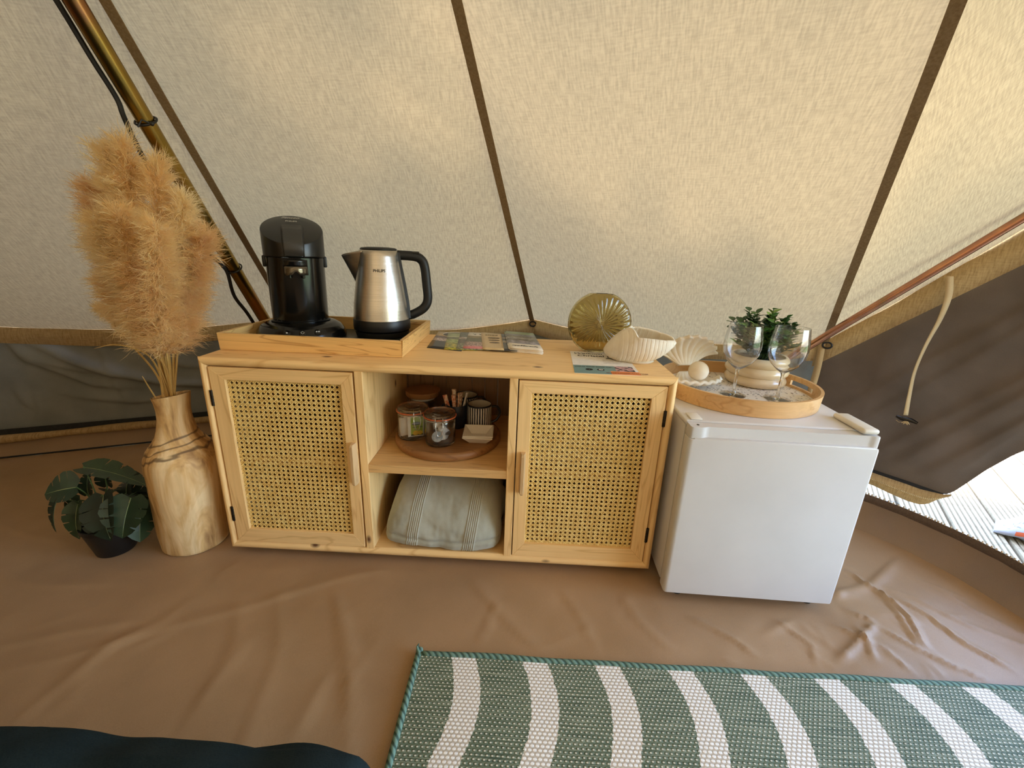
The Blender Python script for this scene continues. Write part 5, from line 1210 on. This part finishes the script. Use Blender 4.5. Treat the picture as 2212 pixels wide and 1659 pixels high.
def wineglass(cx, cy, label):
    t = thing('wine_glass', label, 'glass', (cx, cy, OZ), 'wine glasses'); c = (cx, cy, OZ)
    o_ = [(.001, .0004), (.0325, .0004), (.0330, .0012), (.020, .0030), (.008, .0060), (.0042, .014), (.0036, .040), (.0038, .066), (.006, .0745), (.018, .0825), (.034, .098), (.0440, .118), (.0474, .140), (.0462, .160), (.0425, .182), (.0405, .1965), (.0400, .1970)]
    i_ = [(.0394, .1965), (.0414, .182), (.0450, .160), (.0462, .140), (.0428, .118), (.0328, .0990), (.017, .0842), (.006, .0785), (.001, .0775)]
    mb = MB(); mb.lathe(o_+i_, c, 56); mb.build('glass_body', GLASS, t, angle=32)
wineglass(1.4055, .140, 'left wine glass standing on the bamboo tray'); wineglass(1.5145, .118, 'right wine glass standing on the bamboo tray')
# ribbed pot with small leaved plant
pt = thing('potted_plant', 'small leafy green plant in a ribbed cream pot on the bamboo tray', 'plant', (1.528, .275, OZ)); c = (1.528, .275, OZ)
prof = [(.001, .0005), (.060, .0005)]
for i in range(3):
    for k in range(9): q = PI*k/8; prof.append((.0735+[.0035, .0055, .003][i]+.0085*math.sin(q), .002+.0285*i+.0285*k/8))
prof += [(.0735, .0875), (.0700, .0865), (.0690, .075), (.001, .074)]
mb = MB(); mb.lathe(prof, c, 56); mb.build('pot', CREAM, pt, angle=50)
mb = MB(); mb.lathe([(.069, .076), (.04, .079), (.001, .080)], c, 24); mb.build('soil', pm('dark soil', S(40, 34, 26), rough=1), pt)
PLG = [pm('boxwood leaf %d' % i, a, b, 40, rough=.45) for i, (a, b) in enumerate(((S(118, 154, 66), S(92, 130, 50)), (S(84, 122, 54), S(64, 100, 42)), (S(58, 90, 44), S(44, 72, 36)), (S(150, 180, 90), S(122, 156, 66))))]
def leaf_mesh(name, L, Wd, mats, cup=.2, droop=.15, n=5):
    mb = MB()
    def f(u, v):
        w = Wd*math.sin(PI*min(1, v*.97+.03))**.75*(1-.25*v); x = (u-.5)*w
        return (x, L*v, cup*abs(x)*1.2-droop*L*v*v)
    mb.grid(f, 4, n); me = mb.mesh(name); finish(me, mats, True, None); return me
LM = [leaf_mesh('leaf', .025, .0185, g) for g in PLG]
rp_ = random.Random(5)
STEMG = pm('green stem', S(70, 92, 44), S(56, 76, 36), 60)
MX = {}
tips = []
for i in range(62):
    a = rp_.uniform(0, 2*PI); e = rp_.random()**.55
    tx_, ty_ = math.cos(a)*e, math.sin(a)*e
    tip = Vector((c[0]-.010+tx_*.118, c[1]-.006+ty_*.090, OZ+.082+.135*(1-.70*e*e)+rp_.uniform(-.015, .015)))
    tips.append(tip)
    b0 = Vector((c[0]+tx_*.03, c[1]+ty_*.03, OZ+.078)); mid_ = (b0+tip)/2+Vector((tx_*.006, ty_*.006, .012)); path = smooth_path([b0, mid_, tip], 5)
    mb = MB(); mb.tube(path, .0012, 5); mb.build('stem', STEMG, pt)
    for j in range(9):
        q = .25+.75*j/8; k = min(len(path)-1, int(q*(len(path)-1))); p_ = Vector(path[k])
        for sd_ in ((0, PI) if j < 8 else (0,)):
            an = a+j*1.4+sd_; up_ = .35+.9*q*rp_.random()
            d = Vector((math.cos(an), math.sin(an), up_)).normalized()
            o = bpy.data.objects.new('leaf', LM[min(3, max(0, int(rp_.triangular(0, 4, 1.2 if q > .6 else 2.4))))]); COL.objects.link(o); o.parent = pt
            xx = d.cross(Vector((0, 0, 1))).normalized(); zz = xx.cross(d); s_ = rp_.uniform(.75, 1.25)
            MX[o.name] = o.matrix_local = Matrix(((xx.x*s_, d.x*s_, zz.x*s_, p_.x-c[0]), (xx.y*s_, d.y*s_, zz.y*s_, p_.y-c[1]), (xx.z*s_, d.z*s_, zz.z*s_, p_.z-OZ), (0, 0, 0, 1)))
# keep within the count of single pieces: the innermost leaves are one mass
lv_ = [o for o in pt.children if o.name.startswith('leaf')]
lv_.sort(key=lambda o: o.location.y-.8*o.location.z)
bmx = bmesh.new()
for o in lv_[285:]:
    me = o.data.copy(); me.transform(MX[o.name]); bmx.from_mesh(me); bpy.data.meshes.remove(me); bpy.data.objects.remove(o)
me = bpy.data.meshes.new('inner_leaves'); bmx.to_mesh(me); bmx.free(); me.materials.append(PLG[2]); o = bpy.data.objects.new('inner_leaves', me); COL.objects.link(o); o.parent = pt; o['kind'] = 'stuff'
for q in me.polygons: q.material_index = 0
# clam shell with a pearl
sh = thing('shell_ornament', 'open white scallop shell holding a pearl on the left of the bamboo tray', 'ornament', (1.315, .19, OZ))
def valve(tilt, hinge, size, cupd, wob=9, rip=.0036):
    def f(u, v):
        th = (u-.5)*2*math.radians(82); r = v
        sc_ = 1+.035*math.cos(u*2*PI*wob)*r**3*rip/.0036
        x = size*(.26+.74*r)*math.sin(th)*sc_; y = size*1.0*r*(math.cos(th)*.70+.30)*sc_
        z = -cupd*math.sin(PI*min(1, r*.62+.08))+rip*math.cos(u*2*PI*wob)*r+cupd*.55*r**3
        p = Vector((x, y, z)); p = Matrix.Rotation(tilt, 3, 'X') @ p
        return (hinge[0]+p.x, hinge[1]+p.y, hinge[2]+p.z)
    return f
hinge = (1.308, .245, OZ+.050)
mb = MB(); mb.grid(valve(math.radians(100), hinge, .092, .024), 90, 22); mb.xf(rotz(hinge, math.radians(14))); o = mb.build('upper_valve', CERAM, sh, angle=None); s_ = o.modifiers.new('t', 'SOLIDIFY'); s_.thickness = .010; s_.offset = 0
mb = MB()
f0 = valve(math.radians(184), hinge, .090, -.026, 9, .0020)
def lowv(u, v): p = f0(u, v); return (p[0], p[1], max(p[2]-.012, OZ+.004))
mb.grid(lowv, 90, 22); mb.xf(rotz(hinge, math.radians(14))); o = mb.build('lower_valve', CERAM, sh, angle=None); s_ = o.modifiers.new('t', 'SOLIDIFY'); s_.thickness = .009; s_.offset = 0
mb = MB(); mb.sphere((1.316, .178, OZ+.054), .0275, 28, 18); mb.build('pearl', CERAM, sh, angle=None)

# ================================================================== LEFT OF THE SIDEBOARD
# wooden bottle vase
vw = thing('wooden_vase', 'tall natural wood bottle vase with dark grain rings beside the sideboard', 'vase', (-.145, .055, 0))
m, n, l, p = nodes('paulownia root wood')
vec = mapping(n, l, (1, 1, 1)); sx = n.new('ShaderNodeSeparateXYZ'); l.new(vec, sx.inputs[0])
t1 = noise(n, l, mapping(n, l, (9, 9, 2.2)), 1.6, 4, .6, 1.2); r1 = ramp(n, [(.34, S(158, 116, 66)), (.47, S(214, 172, 112)), (.60, S(236, 206, 156))]); l.new(t1.outputs[0], r1.inputs[0])
t2 = noise(n, l, mapping(n, l, (7, 7, 10)), 1.0, 3, .6, .8)
zz_ = math_(n, l, 'ADD', math_(n, l, 'ADD', sx.outputs[2], math_(n, l, 'MULTIPLY', sx.outputs[0], -.28)), math_(n, l, 'MULTIPLY', t2.outputs[0], .085))
wv = math_(n, l, 'ABSOLUTE', math_(n, l, 'SUBTRACT', math_(n, l, 'FRACT', math_(n, l, 'MULTIPLY', zz_, 40)), .5))
msk = math_(n, l, 'MULTIPLY', math_(n, l, 'GREATER_THAN', zz_, .318), math_(n, l, 'LESS_THAN', zz_, .400))
rk = ramp(n, [(.06, (1, 1, 1, 1)), (.20, (0, 0, 0, 1))]); l.new(wv, rk.inputs[0])
col = mixc(n, l, math_(n, l, 'MULTIPLY', math_(n, l, 'MULTIPLY', rk.outputs[0], msk), .75), r1.outputs[0], S(74, 48, 26))
t3 = noise(n, l, mapping(n, l, (60, 60, 5)), 1, 4); r3 = ramp(n, [(.35, (.78, .74, .68, 1)), (.6, (1, 1, 1, 1))]); l.new(t3.outputs[0], r3.inputs[0]); col = mixc(n, l, .7, col, r3.outputs[0], 'MULTIPLY')
l.new(col, p.inputs['Base Color']); p.inputs['Roughness'].default_value = .6; bump(n, l, p, t3.outputs[0], .25, .0015)
VP = [(0, .0800), (.004, .0840), (.05, .0870), (.12, .0890), (.19, .0915), (.26, .0925), (.285, .0900), (.305, .0800), (.325, .0650), (.345, .0520), (.365, .0455), (.395, .0400), (.42, .0390), (.445, .0415), (.462, .0445)]
def vz_(u, v, off=0.0):
    z = .4625*v; a = 2*PI*u; r = interp([q[0] for q in VP], [q[1] for q in VP], z)-off
    r *= 1+.035*nz.noise((math.cos(a)*1.2, math.sin(a)*1.2, z*7))+.02*math.cos(2*a+z*6)*(z < .3)
    return (-.143+r*math.cos(a)+.012*(z/.46), .055+r*math.sin(a), z+.0005+(.008*math.cos(a+.4) if v > .97 else 0))
mb = MB(); mb.grid(vz_, 72, 90, cu=True); mb.grid(lambda u, v: vz_(u, 1-v*.16, .004+.012*min(1, v*14)), 72, 10, cu=True)
mb.build('vase_body', m, vw, angle=60)
mb = MB(); mb.lathe([(.030, .385), (.001, .385)], (-.132, .055, 0), 24); mb.build('vase_floor', pm('dark hollow', S(50, 34, 20)), vw)
# pampas grass
PAMP = [fabric('pampas plume %d' % i, a, b, 60, .3, .85, 0, 30) for i, (a, b) in enumerate(((S(252, 228, 172), S(240, 196, 124)), (S(254, 240, 200), S(248, 220, 160)), (S(246, 208, 142), S(222, 162, 90))))]
for mt in PAMP:
    nt = mt.node_tree; n = nt.nodes; l = nt.links; p = n['Principled BSDF']; tr_ = n.new('ShaderNodeBsdfTranslucent'); mx = n.new('ShaderNodeMixShader'); mx.inputs[0].default_value = .55
    tr_.inputs[0].default_value = S(254, 240, 206); l.new(p.outputs[0], mx.inputs[1]); l.new(tr_.outputs[0], mx.inputs[2]); l.new(mx.outputs[0], n['Material Output'].inputs[0])
STRAW = pm('straw stem', S(214, 178, 108), S(192, 152, 84), 60, (1, 1, .1), .6)
TIPS = [[-.055, -.02, 1.050], [-.100, -.015, 1.035], [-.160, 0, .965], [.000, -.01, 1.010], [.040, 0, .945], [.055, .03, .875], [-.05, -.07, .905], [-.190, .02, .845], [-.005, .05, .80], [.030, -.08, .880], [-.236, .03, .690], [-.047, -.05, .80], [-.190, .02, .76], [-.12, -.05, .90]]
PLAB = ['tallest pampas plume at the top of the bunch beside the pole', 'tall pampas plume just left of the tallest one', 'pampas plume on the upper left edge of the bunch', 'pampas plume at the upper right edge, against the brass coloured pole', 'pampas plume on the right edge of the bunch', 'lower pampas plume on the right edge reaching towards the cable', 'front pampas plume in the middle of the bunch', 'pampas plume on the left edge of the bunch at mid height', 'pampas plume at the back of the bunch', 'front right pampas plume of the bunch', 'short pampas plume sticking out left below the others', 'lowest front pampas plume above the vase neck', 'low pampas plume on the left edge of the bunch', 'front left pampas plume of the bunch']
rg = np.random.default_rng(3)
for i, tip in enumerate(TIPS):
    tip = np.array(tip); b0 = np.array([-.132+rg.uniform(-.012, .012), .055+rg.uniform(-.012, .012), .388]); b1 = np.array([-.128+(tip[0]+.13)*.10, .055+(tip[1]-.055)*.1, .50])
    m1 = b1*.5+tip*.5+np.array([-(tip[0]+.1)*.05, 0, .03]); path = [np.array(q) for q in smooth_path([b0, b1, m1, tip], 10)]
    t = thing('pampas_grass', PLAB[i], 'dried grass', tuple(b0), 'pampas plumes in the wooden vase')
    if i == 10: path = [np.array(q) for q in smooth_path([b0, b1, np.array([-.15, .045, .62]), tip], 10)]
    mb = MB(); mb.tube(path, [.0034-.0024*k/(len(path)-1) for k in range(len(path))], 6); mb.build('stem', STRAW, t)
    L = len(path); vs_, fs_ = [], []
    small = i == 10
    s0 = .46 if not small else .72
    for cl in range(270 if not small else 90):          # little branchlets, each a wisp of hairs
        s = s0+(1-s0)*rg.random()**.9; k = min(L-2, int(s*(L-1))); q = s*(L-1)-k; c_ = path[k]*(1-q)+path[k+1]*q; d = path[k+1]-path[k]; d /= np.linalg.norm(d)
        a = rg.normal(size=3); a -= d*(a@d); a /= np.linalg.norm(a)+1e-9
        w_ = (s-s0)/(1-s0); spread = (.30+.85*math.sin(PI*min(1, w_*.85+.10)))*(.5 if small else 1)
        bl_ = rg.uniform(.05, .105)*(1-.42*w_)*(.55 if small else 1)
        bd_ = d*rg.uniform(.5, 1.0)+a*spread*rg.uniform(.45, 1.0); bd_ /= np.linalg.norm(bd_)
        dr_ = a*.4+np.array([0, 0, -.5-.4*rg.random()])+rg.normal(size=3)*.25
        for f in range(30):
            s_ = rg.random()*.85
            p0 = c_+bd_*bl_*s_*.75+dr_*bl_*.28*s_*s_
            v1_ = bd_+rg.normal(size=3)*.38+dr_*.3*s_; v1_ /= np.linalg.norm(v1_)
            v2_ = v1_+rg.normal(size=3)*.35+dr_*.35; v2_ /= np.linalg.norm(v2_)
            ln = rg.uniform(.020, .042)*(.7 if small else 1); wdt = rg.uniform(.00030, .00070)
            wd2 = np.cross(v1_, rg.normal(size=3)); wd2 /= np.linalg.norm(wd2)+1e-9
            p1 = p0+v1_*ln*.55; p2 = p1+v2_*ln*.5
            n0 = len(vs_); vs_ += [tuple(p0-wd2*wdt*.5), tuple(p0+wd2*wdt*.5), tuple(p1+wd2*wdt), tuple(p1-wd2*wdt), tuple(p2)]; fs_ += [(n0, n0+1, n0+2, n0+3), (n0+3, n0+2, n0+4)]
    me = bpy.data.meshes.new('plume'); me.from_pydata(vs_, [], fs_); finish(me, PAMP[i % 3], True, None); tag(link('plume', me, t), kind='stuff')
lf_ = thing('dry_leaves', 'curling straw coloured leaf blades at the vase neck below the plumes', 'dried grass', (-.135, .05, .40))
for pts, w in (([(-.131, .05, .40), (-.139, .035, .52), (-.172, .02, .60), (-.198, .015, .640), (-.203, .015, .665)], .007), ([(-.125, .04, .42), (-.118, .02, .53), (-.125, .0, .590), (-.185, -.01, .612), (-.245, -.01, .600)], .006), ([(-.120, .04, .42), (-.098, .02, .54), (-.108, .0, .60)], .008), ([(-.135, .03, .43), (-.112, .015, .55), (-.098, .0, .58)], .006), ([(-.14, .03, .43), (-.152, .015, .50), (-.148, .0, .53)], .005)):
    P3 = smooth_path(pts, 7); mb = MB(); mm = len(P3); vs_ = []
    for i, q in enumerate(P3):
        ww = w*(1-(i/(mm-1))**2*.85); d = Vector(P3[min(i+1, mm-1)])-Vector(P3[max(i-1, 0)]); sdv = d.cross(Vector((0, 1, .2))).normalized()
        vs_ += [tuple(Vector(q)-sdv*ww/2), tuple(Vector(q)+Vector((0, .0018, 0))), tuple(Vector(q)+sdv*ww/2)]
    mb.add(vs_, [(j*3+k, j*3+k+1, j*3+k+4, j*3+k+3) for j in range(mm-1) for k in range(2)]); o = mb.build('blade', STRAW, lf_, angle=None); s_ = o.modifiers.new('t', 'SOLIDIFY'); s_.thickness = .0006
# monstera in a black pot
mo = thing('potted_plant', 'small dark green monstera in a black plastic pot on the floor', 'plant', (-.335, -.003, 0)); c = (-.338, -.002, 0)
mb = MB(); mb.lathe([(.001, .0006), (.044, .0006), (.046, .003), (.0640, .082), (.0665, .083), (.0668, .094), (.0645, .095), (.0620, .093), (.060, .080), (.001, .079)], c, 40); mb.build('pot', pm('black pot plastic', S(18, 18, 18), rough=.4), mo, angle=50)
mb = MB(); mb.lathe([(.060, .081), (.03, .084), (.001, .085)], c, 24); mb.build('soil', pm('dark soil'), mo) if 'dark soil' not in _mc else mb.build('soil', _mc['dark soil'], mo)
MG = [pm('monstera leaf %d' % i, a, b, 30, rough=.42) for i, (a, b) in enumerate(((S(34, 52, 28), S(25, 41, 23)), (S(46, 64, 38), S(34, 50, 30)), (S(25, 40, 25), S(18, 31, 20))))]
VEIN = pm('leaf vein', S(120, 132, 84), S(104, 116, 72), 40, rough=.5)
LEAVES = [([-.397, -.01, .203], [-.450, -.04, .201], .085, (-.2, -.75, .75)), ([-.406, .03, .245], [-.240, .02, .222], .060, (0, -.25, 1)), ([-.374, .05, .172], [-.374, .05, .226], .047, (0, -1, .3)), ([-.452, -.02, .171], [-.461, -.05, .09], .049, (-.6, -.8, .2)), ([-.387, -.03, .161], [-.386, -.06, .078], .058, (-.1, -1, .3)),
          ([-.307, -.03, .195], [-.272, -.085, .105], .094, (-.15, -.8, .55)), ([-.240, -.02, .184], [-.236, -.075, .108], .100, (.25, -.85, .5)), ([-.255, .02, .140], [-.235, -.03, .062], .080, (.5, -.8, .4)), ([-.313, .04, .157], [-.312, .05, .19], .040, (0, -1, .4)), ([-.417, .03, .154], [-.417, .04, .213], .042, (0, -1, .3)), ([-.411, .0, .155], [-.442, -.02, .121], .056, (-.3, -.8, .5)), ([-.347, -.02, .157], [-.318, -.065, .085], .067, (-.1, -.9, .4)), ([-.336, .05, .155], [-.262, .06, .140], .052, (.1, -.4, 1)), ([-.383, .06, .216], [-.255, .05, .200], .040, (0, -.35, 1)), ([-.30, .06, .15], [-.25, .10, .12], .06, (.3, .5, .8)), ([-.37, .06, .15], [-.42, .11, .13], .06, (-.3, .5, .8))]
for i, (b, tp, wd2, nh) in enumerate(LEAVES):
    b, tp = Vector(b), Vector(tp); d = tp-b; L = d.length*1.12; yv = d.normalized(); zv = Vector(nh); zv = (zv-yv*zv.dot(yv)).normalized(); xv = yv.cross(zv)
    def P_(x, y): 
        yy = y*L; cu = -.10*L*(y-.3)**2*3+.16*abs(x)**1.3*wd2; v = b+xv*(x*wd2*.5)+yv*yy+zv*cu; return tuple(v)
    mb = MB(); ys = [-.14, .04, .26, .50, .74, 1.0]; ws = [.45, .98, 1.10, .98, .66, .0]
    for s in (-1, 1):
        for j in range(5):
            y0, y1 = ys[j], ys[j+1]; my0, my1 = max(0, y0*.92), max(0, y1*.95); w0, w1 = ws[j], ws[j+1]
            g0 = [0, 0, .035, .05, .045][j]*random.choice((.3, 1, 1)); g1 = [0, .035, .05, .045, 0][j]*random.choice((.3, 1, 1))
            cols = []
            for q, (fa, gg) in enumerate(((.03, 0), (.42, 0), (.62, .7), (.86, 1.0), (1.0, 1.1))):
                tlt = .10*fa
                ya = my0*(1-fa)+y0*fa+g0*gg*.5+tlt*.3; yb = my1*(1-fa)+y1*fa-g1*gg*.5+tlt*.3
                if j == 4: yb = min(yb, 1.0)
                ym = (ya+yb)/2; wm = (w0+w1)/2*(1.06 if j < 4 else 1.25)
                cols.append((P_(s*w0*fa, ya), P_(s*wm*fa, ym), P_(s*w1*fa, yb)))
            vs_ = [p for c_ in cols for p in c_]; f_ = [(q*3+k, (q+1)*3+k, (q+1)*3+k+1, q*3+k+1) for q in range(4) for k in range(2)]
            if s > 0: f_ = [tuple(reversed(q)) for q in f_]
            mb.add(vs_, f_)
    lfo = mb.build('leaf', MG[i % 3], mo, angle=None)
    mb = MB(); mb.tube([P_(0, y) for y in (0, .25, .5, .75, .95)], [.0011, .001, .0008, .0006, .0003], 5); mb.build('midrib', VEIN, lfo)
    root = Vector((c[0]+random.uniform(-.02, .02), c[1]+random.uniform(-.02, .02), .083))
    mb = MB(); mb.tube(smooth_path([root, root*.45+b*.55+Vector((0, 0, .02)), b], 6), .0017, 6); mb.build('stem', STEMG, mo)

# ================================================================== TREES OVER THE TENT (they dapple the canvas with shade)
BARK = pm('bark', S(96, 80, 62), S(70, 58, 46), 20, (1, 1, .2), .9, bmp=.5)
LEAFT = pm('tree leaf', S(86, 112, 48), S(64, 92, 36), 5, rough=.6)
tree = thing('tree', 'tall leafy tree growing beside the tent', 'tree', (-4.6, -3.9, -.3))
rng = np.random.default_rng(11)
SD = np.array(SUN_DIR)
lv, lf = [], []
def leaf_at(c, s):
    a = rng.normal(size=3); a /= np.linalg.norm(a); b = np.cross(a, rng.normal(size=3)); b /= np.linalg.norm(b)
    n0 = len(lv); lv.extend([tuple(c-a*s), tuple(c+b*s*.45), tuple(c+a*s), tuple(c-b*s*.45)]); lf.append((n0, n0+1, n0+2, n0+3))
GAPS = [(.573, .016, .20), (.60, .19, .13), (.285, .049, .16), (.88, .28, .13), (1.06, .30, .14), (1.2, -.07, .26), (1.46, .13, .20), (1.126, .016, .16), (1.62, -.1, .34), (.78, 0, .16), (.175, .826, .09), (-.122, .635, .06), (1.66, .36, .10), (-.5, .0, .12)]
def density(k, u, v, p):
    x, y, z = p
    d = 1.0+.55*nz.noise((x*2.2, y*2.2, 7+z*2.2))
    for gx_, gy_, gr in GAPS: d -= 1.05*math.exp(-((x-gx_)**2+(y-gy_)**2)/(gr*gr)*.8)
    if x < -.05: d += .4
    if y < -.35 and k > -2: d -= .5
    if k < -2: d = 1.25
    return d
cnt = 0
for i in range(56000):
    k = int(rng.integers(-6, 2)); u = rng.random(); v = rng.random()**1.1*.55
    q = v/.42 if v < .42 else 1
    p = hem(k, u)*(1-q)+(mid(k)*(1-u)+mid(k+1)*u)*q if v < .42 else (mid(k)*(1-u)+mid(k+1)*u)*(1-(v-.42)/.58)+APEX*(v-.42)/.58
    if rng.random() < density(k, u, v, p)*.40:
        t = rng.uniform(4.2, 6.8); leaf_at(p+SD*t+rng.normal(size=3)*.05, rng.uniform(.05, .085)); cnt += 1
me = bpy.data.meshes.new('foliage'); me.from_pydata(lv, [], lf); finish(me, LEAFT, False)
tag(link('foliage', me, tree), kind='stuff')
mb = MB(); tr0 = np.array([-4.6, -3.9, -.3]); crown = np.mean(np.array(lv), axis=0)
mb.tube(smooth_path([tr0, tr0+[.1, .1, 1.5], tr0+[.35, .35, 3.2], (tr0+[.35, .35, 3.2])*.5+crown*.5+[0, 0, .5], crown], 5), [.20-.006*i for i in range(21)], 10)
mb.build('trunk', BARK, tree)
LV = np.array(lv)
for i in range(16):
    e_ = LV[rng.integers(len(LV))]; s_ = tr0+np.array([.35, .35, 3.2])+(crown-tr0-[.35, .35, 3.2])*rng.uniform(.2, .9)
    mb = MB(); mb.tube(smooth_path([s_, (s_+e_)/2+[0, 0, .25], e_], 4), [.05, .046, .042, .036, .03, .026, .02, .014, .008], 6); mb.build('branch', BARK, tree)

# unseen greenery added to keep skylight off the left canvas panels
hd = thing('added_hedge', 'unseen greenery added to screen skylight from the left of the tent', 'added_hedge', (-3.4, -.2, -.3))
def added_hedge(u, v):
    a = math.radians(-118+100*u); Rr = 3.35
    prof = [(0, -.3), (-.05, .6), (0, 1.8), (.10, 3.3), (.35, 3.6), (.75, 3.4), (.85, 1.2), (.85, -.3)]
    t = v*(len(prof)-1); i = min(int(t), len(prof)-2); q = t-i; r = Rr+prof[i][0]*(1-q)+prof[i+1][0]*q; z = prof[i][1]*(1-q)+prof[i+1][1]*q
    r += .12*nz.noise((u*30, v*12, 0))+.06*nz.noise((u*90, v*40, 3))
    return (TC[0]+r*math.sin(a), TC[1]+r*math.cos(a), z+.08*nz.noise((u*30, v*9, 8)))
mb = MB(); mb.grid(added_hedge, 160, 50); mb.build('foliage', pm('hedge leaves', S(58, 78, 36), S(34, 50, 24), 30, rough=.8, bmp=.6, bscale=60, bdist=.02), hd, angle=None)
